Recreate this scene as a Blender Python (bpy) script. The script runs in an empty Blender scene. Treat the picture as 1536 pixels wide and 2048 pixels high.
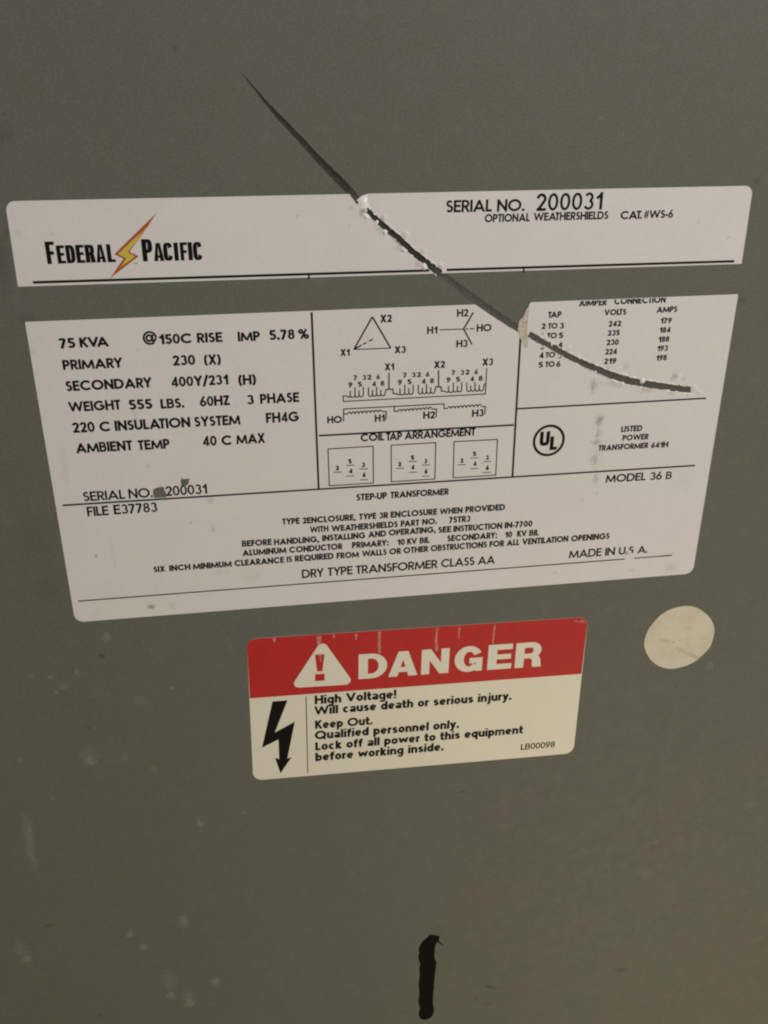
import bpy, bmesh, math, random
from mathutils import Vector, Matrix
from mathutils.geometry import delaunay_2d_cdt

S = bpy.context.scene
C = S.collection
rad = math.radians
random.seed(7)

# ------------------------------------------------------------------ camera
# The cabinet front is the vertical plane y = 0, facing -y. x is right, z is up.
F = 1890.0                                    # focal length in pixels of the 1536 x 2048 photograph
DV = Vector((6, 4002, F)).normalized()        # panel's "down" seen from the camera (x right, y down, z ahead)
U = Vector((13689, -913, F)); U = (U - DV * U.dot(DV)).normalized()   # panel's "right"
N = U.cross(DV)                               # into the panel
DIST = 0.392                                  # camera to panel plane, metres
CEN = Vector((0.0, 0.0, 0.74))                # panel point in the middle of the picture
r0 = Vector((0, 0, F))
CAM = CEN - Vector((r0.dot(U), r0.dot(N), -r0.dot(DV))) * (DIST / r0.dot(N))
ZS = 1000.0                                   # flat shapes are worked out in millimetres


def at(px, py):
    """point of the cabinet front (mm right, mm up) measured off the photograph"""
    r = Vector((px - 768.0, py - 1024.0, F))
    k = DIST / r.dot(N)
    return Vector(((CAM.x + r.dot(U) * k) * ZS, (CAM.z - r.dot(DV) * k) * ZS))


def proj(p):
    d = Vector((p[0] / ZS - CAM.x, -CAM.y, p[1] / ZS - CAM.z))
    r = U * d.x + N * d.y - DV * d.z
    return Vector((768 + F * r.x / r.z, 1024 + F * r.y / r.z))


def to_world(v):
    return Vector((v.dot(U), v.dot(N), -v.dot(DV)))


cd = bpy.data.cameras.new('camera')
cam = bpy.data.objects.new('camera', cd)
C.objects.link(cam)
cx, cy, cz = to_world(Vector((1, 0, 0))), to_world(Vector((0, -1, 0))), to_world(Vector((0, 0, -1)))
cam.matrix_world = Matrix(((cx.x, cy.x, cz.x, CAM.x), (cx.y, cy.y, cz.y, CAM.y), (cx.z, cy.z, cz.z, CAM.z), (0, 0, 0, 1)))
cd.sensor_fit = 'AUTO'
cd.sensor_width = 36
cd.lens = 36 * F / 2048
cd.clip_start = 0.01
cd.clip_end = 50
S.camera = cam

# ------------------------------------------------------------------ light
w = bpy.data.worlds.new('World')
S.world = w
w.use_nodes = True
bg = w.node_tree.nodes['Background']
bg.inputs['Color'].default_value = (1.0, 0.94, 0.84, 1)
bg.inputs['Strength'].default_value = 0.075


def area(name, loc, target, size, power, col):
    l = bpy.data.lights.new(name, 'AREA')
    l.shape = 'DISK'
    l.size = size
    l.energy = power
    l.color = col
    o = bpy.data.objects.new(name, l)
    C.objects.link(o)
    o.location = loc
    o.rotation_euler = (Vector(target) - Vector(loc)).to_track_quat('-Z', 'Y').to_euler()
    return o


area('ceiling_lamp', (0.72, -1.25, 1.60), (0, 0, 0.74), 0.35, 16.0, (0.965, 0.915, 0.895))
area('floor_bounce_fill', (0.42, -0.70, -0.05), (0.08, 0, 0.5), 0.5, 3.0, (1.0, 0.76, 0.38))  # unseen fill light, added in place of warm bounce from the floor

S.view_settings.view_transform = 'Standard'
S.view_settings.look = 'None'
S.view_settings.exposure = 0.07
S.view_settings.gamma = 1
S.cycles.pixel_filter_type = 'BLACKMAN_HARRIS'
S.cycles.filter_width = 2.15


# ------------------------------------------------------------------ materials
class Mat:
    def __init__(self, name, col, rough=0.5, spec=0.5):
        self.m = bpy.data.materials.new(name)
        self.m.use_nodes = True
        self.n = self.m.node_tree.nodes
        self.l = self.m.node_tree.links
        self.b = self.n['Principled BSDF']
        self.b.inputs['Base Color'].default_value = (*col, 1)
        self.b.inputs['Roughness'].default_value = rough
        self.b.inputs['Specular IOR Level'].default_value = spec
        g = self.n.new('ShaderNodeNewGeometry')
        self.pos = g.outputs['Position']
        self.col = None
        rgb = self.n.new('ShaderNodeRGB')
        rgb.outputs[0].default_value = (*col, 1)
        self.col = rgb.outputs[0]

    def noise(self, scale, detail=3, rough=0.55, off=(0, 0, 0)):
        a = self.n.new('ShaderNodeVectorMath'); a.operation = 'ADD'
        self.l.new(self.pos, a.inputs[0]); a.inputs[1].default_value = off
        t = self.n.new('ShaderNodeTexNoise')
        t.inputs['Scale'].default_value = scale
        t.inputs['Detail'].default_value = detail
        t.inputs['Roughness'].default_value = rough
        self.l.new(a.outputs[0], t.inputs['Vector'])
        return t.outputs['Fac']

    def ramp(self, fac, a, b, lo=0.0, hi=1.0):
        r = self.n.new('ShaderNodeMapRange')
        r.interpolation_type = 'SMOOTHSTEP'
        r.inputs['From Min'].default_value = a
        r.inputs['From Max'].default_value = b
        r.inputs['To Min'].default_value = lo
        r.inputs['To Max'].default_value = hi
        self.l.new(fac, r.inputs['Value'])
        return r.outputs['Result']

    def math(self, op, a, b):
        r = self.n.new('ShaderNodeMath'); r.operation = op
        for i, v in enumerate((a, b)):
            if isinstance(v, (int, float)):
                r.inputs[i].default_value = v
            else:
                self.l.new(v, r.inputs[i])
        return r.outputs[0]

    def mix(self, fac, col):
        x = self.n.new('ShaderNodeMix'); x.data_type = 'RGBA'
        if isinstance(fac, (int, float)):
            x.inputs[0].default_value = fac
        else:
            self.l.new(fac, x.inputs[0])
        self.l.new(self.col, x.inputs[6])
        x.inputs[7].default_value = (*col, 1)
        self.col = x.outputs[2]

    def stain(self, px, py, rx, ry, k, col, ang=0.0, rough_edge=0.6, nsc=520):
        """an irregular stain with a soft edge, at a place of the surface (centre and radii in photo pixels)"""
        c = at(px, py)
        sx = (at(px + 1, py) - c).length / ZS
        sy = (at(px, py + 1) - c).length / ZS
        m = self.n.new('ShaderNodeMapping'); m.vector_type = 'TEXTURE'
        m.inputs['Location'].default_value = (c.x / ZS, 0, c.y / ZS)
        m.inputs['Rotation'].default_value = (0, ang, 0)
        m.inputs['Scale'].default_value = (rx * sx, 10, ry * sy)
        self.l.new(self.pos, m.inputs['Vector'])
        le = self.n.new('ShaderNodeVectorMath'); le.operation = 'LENGTH'
        self.l.new(m.outputs[0], le.inputs[0])
        if self.__dict__.get('_sn') is None:
            self._sn = self.noise(nsc, 4, 0.65)
        d = self.math('ADD', le.outputs['Value'], self.math('MULTIPLY', self.math('SUBTRACT', self._sn, 0.5), rough_edge * 3.4))
        self.mix(self.ramp(d, 0.1, 1.15, k, 0.0), col)

    def done(self, bump=None, rough=None):
        self.l.new(self.col, self.b.inputs['Base Color'])
        if bump:
            prev = None
            for fac, st, dist in bump:
                bn = self.n.new('ShaderNodeBump')
                bn.inputs['Strength'].default_value = st
                bn.inputs['Distance'].default_value = dist
                self.l.new(fac, bn.inputs['Height'])
                if prev:
                    self.l.new(prev, bn.inputs['Normal'])
                prev = bn.outputs['Normal']
            self.l.new(prev, self.b.inputs['Normal'])
        if rough is not None:
            self.l.new(rough, self.b.inputs['Roughness'])
        return self.m


def panel_material():
    m = Mat('grey_enamel', (0.132, 0.144, 0.122), 0.6, 0.22)
    m.mix(m.ramp(m.noise(26, 4, 0.6), 0.35, 0.7, 0, 0.75), (0.144, 0.140, 0.118))
    m.mix(m.ramp(m.noise(55, 5, 0.65, (3, 1, 7)), 0.42, 0.75, 0, 0.35), (0.112, 0.129, 0.098))
    m.mix(m.ramp(m.noise(330, 4, 0.6, (5, 0, 2)), 0.5, 0.8, 0, 0.35), (0.103, 0.108, 0.087))
    m.mix(m.ramp(m.noise(1500, 2, 0.5, (1, 8, 2)), 0.35, 0.7, 0, 0.25), (0.186, 0.192, 0.161))
    m.mix(m.ramp(m.noise(1000, 4, 0.7, (2, 5, 9)), 0.38, 0.68, 0, 0.6), (0.088, 0.095, 0.078))
    m.mix(m.ramp(m.noise(2000, 3, 0.7, (7, 5, 3)), 0.46, 0.68, 0, 0.5), (0.185, 0.195, 0.162))
    m.mix(m.ramp(m.noise(140, 6, 0.75, (11, 5, 3)), 0.52, 0.70, 0, 0.26), (0.200, 0.203, 0.175))
    m.mix(m.ramp(m.noise(600, 2, 0.5, (9, 8, 2)), 0.72, 0.80, 0, 0.30), (0.247, 0.254, 0.221))
    L = (0.303, 0.312, 0.255)
    D = (0.056, 0.056, 0.041)
    for px, py, rx, ry, k, a in ((52, 1652, 11, 26, .22, 0.0), (60, 1685, 11, 40, .34, 0.12), (69, 1722, 9, 14, .25, 0), (400, 1648, 9, 8, .55, 0), (368, 1843, 12, 14, .40, 0),
                                 (260, 1869, 8, 8, .5, 0), (288, 1895, 9, 8, .35, 0), (54, 1918, 11, 9, .5, .4), (42, 1898, 16, 16, .25, 0),
                                 (343, 1991, 9, 8, .55, 0), (338, 1962, 16, 22, .22, 0), (379, 2006, 11, 9, .5, 0), (376, 1990, 14, 14, .25, 0),
                                 (430, 1964, 9, 8, .5, 0), (213, 1274, 11, 10, .45, 0), (180, 1523, 12, 11, .48, 0), (175, 1512, 20, 18, .2, 0),
                                 (101, 1355, 5, 5, .5, 0), (128, 1373, 9, 8, .4, 0), (154, 1345, 6, 7, .35, 0), (113, 1385, 5, 4, .4, 0),
                                 (308, 1538, 7, 6, .35, 0), (249, 1516, 9, 6, .25, 0), (62, 1353, 9, 4, .3, .7), (280, 1400, 14, 9, .2, 0), (40, 1520, 7, 6, .3, 0),
                                 (1420, 1332, 8, 7, .35, 0), (1500, 1610, 16, 10, .18, 0), (1290, 1745, 14, 10, .18, 0), (1312, 1684, 4, 4, .4, 0),
                                 (344, 1375, 3, 3, .6, 0), (105, 1597, 2.5, 2.5, .7, 0), (486, 1626, 2.5, 2.5, .6, 0)):
        m.stain(px, py, rx * 1.15, ry * 1.15, k * 0.8, L, a, 0.8)
    for px, py, rx, ry, k, a in ((203, 1312, 9, 7, .75, 0), (350, 97, 7, 8, .35, 0), (980, 1974, 16, 5, .75, .45), (952, 1997, 9, 6, .35, 0), (975, 2008, 16, 6, .3, 0),
                                 (1241, 1939, 14, 5, .5, 0), (1513, 362, 12, 9, .3, 0), (800, 368, 4, 3, .6, 0), (100, 1850, 14, 3, .6, .1), (200, 2030, 12, 3, .5, .7),
                                 (55, 640, 30, 12, .25, 0), (5, 270, 30, 22, .3, 0), (0, 520, 26, 70, .3, 0), (12, 455, 10, 22, .2, 0), (178, 1455, 10, 5, .3, 0), (275, 1285, 8, 12, .2, 0), (1268, 1647, 4, 4, .4, 0),
                                 (925, 1584, 14, 4, .3, 0), (1485, 600, 14, 10, .3, 0), (1353, 1373, 4, 4, .5, 0), (66, 1085, 50, 60, .15, 0), (100, 1180, 40, 40, .15, 0)):
        m.stain(px, py, rx, ry, k, D, a)
    peel = m.noise(700, 2, 0.5)
    return m.done([(peel, 0.07, 0.0002), (m.noise(90, 2), 0.02, 0.001)], m.ramp(m.noise(140, 4), 0.3, 0.7, 0.56, 0.68))


def label_material():
    m = Mat('white_vinyl', (0.745, 0.742, 0.735), 0.48, 0.4)
    m.mix(m.ramp(m.noise(45, 4, 0.6), 0.35, 0.75, 0, 0.35), (0.69, 0.675, 0.65))
    m.mix(m.ramp(m.noise(240, 5, 0.7, (4, 1, 1)), 0.56, 0.8, 0, 0.30), (0.52, 0.50, 0.46))
    m.mix(m.ramp(m.noise(1400, 3, 0.6, (4, 7, 1)), 0.35, 0.7, 0, 0.32), (0.62, 0.61, 0.595))
    G = (0.22, 0.21, 0.18)
    for px, py, rx, ry, k, a in ((1198, 842, 8, 15, .60, 0), (1205, 836, 6, 8, .45, .5), (1196, 868, 6, 11, .45, 0), (1192, 885, 11, 6, .4, 0), (1188, 919, 9, 12, .35, 0),
                                 (1191, 957, 7, 12, .35, 0), (1195, 900, 14, 60, .12, 0), (1187, 769, 11, 13, .45, 0), (1185, 778, 5, 10, .4, 0), (1225, 768, 28, 9, .28, .2), (1292, 780, 20, 8, .35, 0),
                                 (1342, 785, 8, 8, .3, 0), (1348, 752, 13, 7, .4, -.8), (1252, 733, 6, 8, .3, 0), (1367, 757, 6, 5, .25, 0), (1212, 735, 8, 8, .25, 0),
                                 (303, 1213, 9, 7, .75, 0), (343, 1211, 12, 8, .14, 0), (192, 1112, 4, 4, .7, 0), (426, 1057, 4, 7, .45, 0), (227, 1110, 6, 40, .10, 0), (382, 1045, 4, 4, .5, 0),
                                 (419, 1000, 8, 9, .3, 0), (270, 832, 7, 30, .16, 0), (296, 932, 5, 8, .25, 0), (275, 700, 5, 5, .15, 0), (1340, 1135, 14, 8, .25, 0), (1263, 1140, 9, 5, .25, 0),
                                 (1193, 987, 4, 4, .3, 0), (1164, 1000, 3, 4, .4, 0), (1255, 1105, 10, 8, .2, 0), (1111, 1145, 8, 4, .25, 0), (1335, 1110, 18, 4, .35, -.08), (440, 1145, 20, 8, .12, 0),
                                 (503, 1152, 30, 18, .10, 0), (105, 468, 6, 5, .2, 0), (35, 465, 14, 8, .12, 0), (702, 417, 5, 5, .3, 0), (698, 452, 4, 4, .2, 0), (595, 432, 3, 4, .3, 0),
                                 (1456, 475, 3, 3, .5, 0), (1396, 444, 5, 3, .3, 0), (723, 424, 8, 10, .45, .5), (758, 462, 14, 6, .22, .8), (797, 498, 10, 6, .25, .8), (835, 529, 9, 7, .35, .8), (1368, 962, 30, 30, .06, 0), (60, 700, 14, 16, .12, 0), (130, 935, 10, 50, .10, 0)):  # four slanted spots along the upper slot: shade of the curls, painted in
        m.stain(px, py, rx, ry, k, G, a, 0.75, 700)
    return m.done([(m.noise(420, 2), 0.06, 0.0003), (m.noise(60, 2), 0.08, 0.001)])


def simple(name, col, rough=0.5, var=0.12, scale=400, spec=0.4, dark=None):
    m = Mat(name, col, rough, spec)
    d = dark or tuple(c * 0.7 for c in col)
    m.mix(m.ramp(m.noise(scale, 4, 0.6), 0.4, 0.75, 0, var * 2.5), d)
    m.mix(m.ramp(m.noise(scale * 4, 2), 0.35, 0.7, 0, var), tuple(min(1, c * 1.25 + .01) for c in col))
    return m.done([(m.noise(500, 2), 0.06, 0.0003)])


M_PANEL = panel_material()
M_LABEL = label_material()
M_INK = simple('black_print', (0.007, 0.0062, 0.006), 0.6, 0.1, 600, 0.1, (0.012, 0.011, 0.010))
M_CREAM = simple('cream_vinyl', (0.755, 0.74, 0.625), 0.45, 0.07, 160, 0.4, (0.66, 0.63, 0.47))
M_RED = simple('red_print', (0.485, 0.026, 0.024), 0.5, 0.14, 220, 0.2, (0.36, 0.018, 0.020))
M_PAPER = simple('torn_paper', (0.90, 0.895, 0.87), 0.32, 0.08, 700, 0.6, (0.72, 0.70, 0.62))
M_MARK = simple('black_paint', (0.0052, 0.0042, 0.003), 0.75, 0.2, 500, 0.08)


def gouge_material():
    m = Mat('scraped_steel', (0.040, 0.034, 0.024), 0.65, 0.2)
    c1, c2 = at(640, 320), at(712, 395)
    sx = m.n.new('ShaderNodeSeparateXYZ')
    m.l.new(m.pos, sx.inputs[0])
    m.mix(m.ramp(sx.outputs['X'], at(690, 375).x / ZS, at(712, 400).x / ZS), (0.080, 0.082, 0.072))
    a, b = at(728, 412).x / ZS, at(735, 420).x / ZS
    m.mix(m.ramp(sx.outputs['X'], a, b), (0.034, 0.034, 0.029))
    m.mix(m.ramp(sx.outputs['X'], at(850, 525).x / ZS, at(895, 560).x / ZS), (0.105, 0.112, 0.095))
    m.mix(m.ramp(sx.outputs['X'], at(1020, 650).x / ZS, at(1060, 670).x / ZS), (0.100, 0.105, 0.090))
    m.mix(m.ramp(m.noise(900, 4, 0.7), 0.4, 0.75, 0, 0.85), (0.032, 0.030, 0.024))
    m.mix(m.ramp(m.noise(420, 4, 0.7, (3, 3, 3)), 0.5, 0.8, 0, 0.45), (0.15, 0.145, 0.125))
    return m.done([(m.noise(1600, 3), 0.3, 0.0003)])


M_GOUGE = gouge_material()


def bolt_material():
    m = Mat('bolt_print', (0.66, 0.50, 0.075), 0.5, 0.4)
    sx = m.n.new('ShaderNodeSeparateXYZ')
    m.l.new(m.pos, sx.inputs[0])
    c, t, b = at(258, 505).y / ZS, at(295, 448).y / ZS, at(238, 538).y / ZS
    m.mix(m.ramp(sx.outputs['Z'], at(270, 483).y / ZS, t), (0.50, 0.15, 0.035))
    m.mix(m.ramp(sx.outputs['Z'], at(250, 520).y / ZS, b), (0.52, 0.16, 0.035))
    return m.done()


M_BOLT = bolt_material()
M_ORANGE = simple('orange_print', (0.40, 0.085, 0.030), 0.5, 0.08)


def sticker_material():
    m = Mat('aged_paper', (0.68, 0.64, 0.51), 0.6, 0.3)
    m.mix(m.ramp(m.noise(95, 5, 0.65), 0.42, 0.7, 0, 0.6), (0.58, 0.515, 0.36))
    m.mix(m.ramp(m.noise(300, 5, 0.65, (2, 2, 2)), 0.5, 0.8, 0, 0.4), (0.50, 0.44, 0.30))
    G = (0.33, 0.28, 0.19)
    for px, py, rx, ry, k, a in ((1388, 1312, 22, 5, .5, .45), (1330, 1281, 18, 4, .35, .3), (1375, 1256, 10, 4, .35, .2), (1348, 1284, 3, 3, .6, 0), (1362, 1300, 24, 5, .35, .6)):
        m.stain(px, py, rx, ry, k, G, a, 0.6, 800)
    return m.done([(m.noise(140, 3), 0.25, 0.0015)])


M_STICK = sticker_material()


def residue_material():
    m = Mat('adhesive_paper', (0.60, 0.56, 0.44), 0.35, 0.5)
    m.mix(m.ramp(m.noise(650, 5, 0.7), 0.42, 0.7, 0, 0.8), (0.24, 0.23, 0.17))
    m.mix(m.ramp(m.noise(1200, 3, 0.6, (2, 2, 2)), 0.55, 0.7, 0, 0.7), (0.80, 0.77, 0.68))
    return m.done([(m.noise(700, 3), 0.7, 0.0006)])


M_RESIDUE = residue_material()


def streak_material():
    m = Mat('peeled_print', (0.60, 0.27, 0.24), 0.5, 0.2)
    m.mix(m.ramp(m.noise(500, 4, 0.7), 0.4, 0.7, 0, 0.9), (0.46, 0.07, 0.065))
    return m.done()


M_STREAK = streak_material()


# ------------------------------------------------------------------ flat shapes
def ccw(p):
    a = sum(p[i][0] * p[(i + 1) % len(p)][1] - p[(i + 1) % len(p)][0] * p[i][1] for i in range(len(p)))
    return list(p) if a > 0 else list(reversed(p))


def fill(polys, cutters=()):
    """triangles covering the union of polys, minus cutters"""
    vs, fs = [], []
    for p in list(polys) + list(cutters):
        p = ccw(p)
        if len(p) < 3 or abs(sum(p[i][0] * p[(i + 1) % len(p)][1] - p[(i + 1) % len(p)][0] * p[i][1] for i in range(len(p)))) < 1e-7:
            raise ValueError('flat polygon')
        i0 = len(vs)
        vs += [Vector((q[0], q[1])) for q in p]
        fs.append(list(range(i0, i0 + len(p))))
    n = len(polys)
    v, e, f, ov, oe, of = delaunay_2d_cdt(vs, [], fs, 0, 1e-5)
    keep = [t for t, o in zip(f, of) if o and any(i < n for i in o) and not any(i >= n for i in o)]
    return v, keep


def covered(v, t, tris):
    """is the middle of triangle t really inside one of the drawn triangles"""
    x = (v[t[0]][0] + v[t[1]][0] + v[t[2]][0]) / 3
    y = (v[t[0]][1] + v[t[1]][1] + v[t[2]][1]) / 3
    for (ax, ay), (bx_, by), (cx_, cy_) in tris:
        d1 = (bx_ - ax) * (y - ay) - (by - ay) * (x - ax)
        d2 = (cx_ - bx_) * (y - by) - (cy_ - by) * (x - bx_)
        d3 = (ax - cx_) * (y - cy_) - (ay - cy_) * (x - cx_)
        if (d1 >= -1e-9 and d2 >= -1e-9 and d3 >= -1e-9) or (d1 <= 1e-9 and d2 <= 1e-9 and d3 <= 1e-9):
            return True
    return False


def area_of(v, f):
    return sum(abs((v[b][0] - v[a][0]) * (v[c][1] - v[a][1]) - (v[c][0] - v[a][0]) * (v[b][1] - v[a][1])) / 2 for a, b, c in f)


class Sheet:
    """collects flat shapes (mm) lying h mm in front of the cabinet, made into ONE mesh object"""
    def __init__(self):
        self.bm = bmesh.new()

    def tris(self, v, f, h, thick=0.0, h_fn=None):
        used = {}
        def vert(i, hh):
            k = (i, hh)
            if k not in used:
                used[k] = self.bm.verts.new((v[i][0] / ZS, -hh / ZS, v[i][1] / ZS))
            return used[k]
        cnt = {}
        for t in f:
            hs = [h for i in t]
            if h_fn:
                hs = [h + h_fn(v[i]) for i in t]
            try:
                self.bm.faces.new([vert(i, q) for i, q in zip(t, hs)])
            except ValueError:
                pass
            for a, b in zip(t, t[1:] + t[:1]):
                cnt[(a, b)] = 1
        if thick:
            for (a, b) in cnt:
                if (b, a) not in cnt:
                    ha = h + (h_fn(v[a]) if h_fn else 0)
                    hb = h + (h_fn(v[b]) if h_fn else 0)
                    try:
                        self.bm.faces.new([vert(b, hb), vert(a, ha), vert(a, h - thick), vert(b, h - thick)])
                    except ValueError:
                        pass

    def shape(self, polys, h, thick=0.0, cutters=()):
        v, f = fill(polys, cutters)
        self.tris(v, f, h, thick)
        return self

    def build(self, name, mat, parent=None, smooth=False):
        me = bpy.data.meshes.new(name)
        self.bm.normal_update()
        self.bm.to_mesh(me)
        self.bm.free()
        me.materials.append(mat)
        if smooth:
            for p in me.polygons:
                p.use_smooth = True
        o = bpy.data.objects.new(name, me)
        C.objects.link(o)
        if parent:
            o.parent = parent
        return o


def tag(o, label, cat, group=None):
    o['label'] = label
    o['category'] = cat
    if group:
        o['group'] = group
    return o


def reg(ox, oy, s):
    return lambda x, y: at(ox + x / s, oy + y / s)


def rounded(pts, r, n=7):
    """rounds the corners of a polygon; r is one radius (mm) or one per corner"""
    out = []
    k = len(pts)
    for i in range(k):
        p = Vector(pts[i]); a = (Vector(pts[i - 1]) - p); b = (Vector(pts[(i + 1) % k]) - p)
        rr = r[i] if isinstance(r, (list, tuple)) else r
        if rr <= 0:
            out.append(p); continue
        an = a.angle(b)
        d = rr / math.tan(an / 2)
        a.normalize(); b.normalize()
        c = p + (a + b).normalized() * (rr / math.sin(an / 2))
        s, e = p + a * d - c, p + b * d - c
        for j in range(n + 1):
            q = s.lerp(e, j / n)
            out.append(c + q.normalized() * rr)
    return out


def smooth_loop(pts, n=5):
    out = []
    k = len(pts)
    for i in range(k):
        p0, p1, p2, p3 = [Vector(pts[(i + j) % k]) for j in (-1, 0, 1, 2)]
        for t in range(n):
            t /= n
            out.append(0.5 * (2 * p1 + (p2 - p0) * t + (2 * p0 - 5 * p1 + 4 * p2 - p3) * t * t + (3 * p1 - p0 - 3 * p2 + p3) * t ** 3))
    return out


def jag(pts, amp, step, seed=1):
    rnd = random.Random(seed)
    out = []
    k = len(pts)
    for i in range(k):
        a, b = Vector(pts[i]), Vector(pts[(i + 1) % k])
        n = max(1, int((b - a).length / step))
        for j in range(n):
            q = a.lerp(b, j / n)
            out.append(q + Vector((rnd.uniform(-amp, amp), rnd.uniform(-amp, amp))))
    return out


def ribbon(pts, wd, closed=False):
    """quads along a polyline, mitred at gentle bends, split at sharp ones; wd in the same unit"""
    pts = [Vector(p) for p in pts]
    quads = []
    k = len(pts)
    segs = k if closed else k - 1
    h = wd / 2
    def d(i):
        return (pts[(i + 1) % k] - pts[i % k]).normalized()
    for i in range(segs):
        a, b = pts[i], pts[(i + 1) % k]
        di = d(i)
        nn = Vector((-di.y, di.x))
        def end(j, di_other, at_start):
            m = Vector((-di_other.y, di_other.x)) + nn
            if m.length < 1.25:
                return nn * h, (-di if at_start else di) * (h * 0.55)
            m.normalize()
            return m * (h / max(0.55, m.dot(nn))), Vector((0, 0))
        sa, ea = (nn * h, Vector((0, 0))), (nn * h, Vector((0, 0)))
        if closed or i > 0:
            sa = end(i, d(i - 1 if i else k - 1), True)
        if closed or i < segs - 1:
            ea = end(i + 1, d(i + 1), False)
        quads.append([a + sa[1] + sa[0], a + sa[1] - sa[0], b + ea[1] - ea[0], b + ea[1] + ea[0]])
    return quads


# ------------------------------------------------------------------ geometric capitals for the nameplate
def E_(cx, cy, rx, ry, a0, a1, n=12):
    return [(cx + rx * math.cos(rad(a0 + (a1 - a0) * i / n)), cy + ry * math.sin(rad(a0 + (a1 - a0) * i / n))) for i in range(n + 1)]


PEN = {'0': .86, '@': .66, '#': .6, '8': .82, '6': .88, '9': .88, '4': .82, '%': .8, 'e': .9, 'a': .88, 's': .9, 'g': .92, 'B': .9, 'm': .92, 'w': .92, 'M': .92, 'W': .92, 'R': .95, 'S': .95, '3': .86, '2': .95, '5': .95}
LOWER_CASE = 'abcdefghijklmnopqrstuvwxyz'


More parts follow.
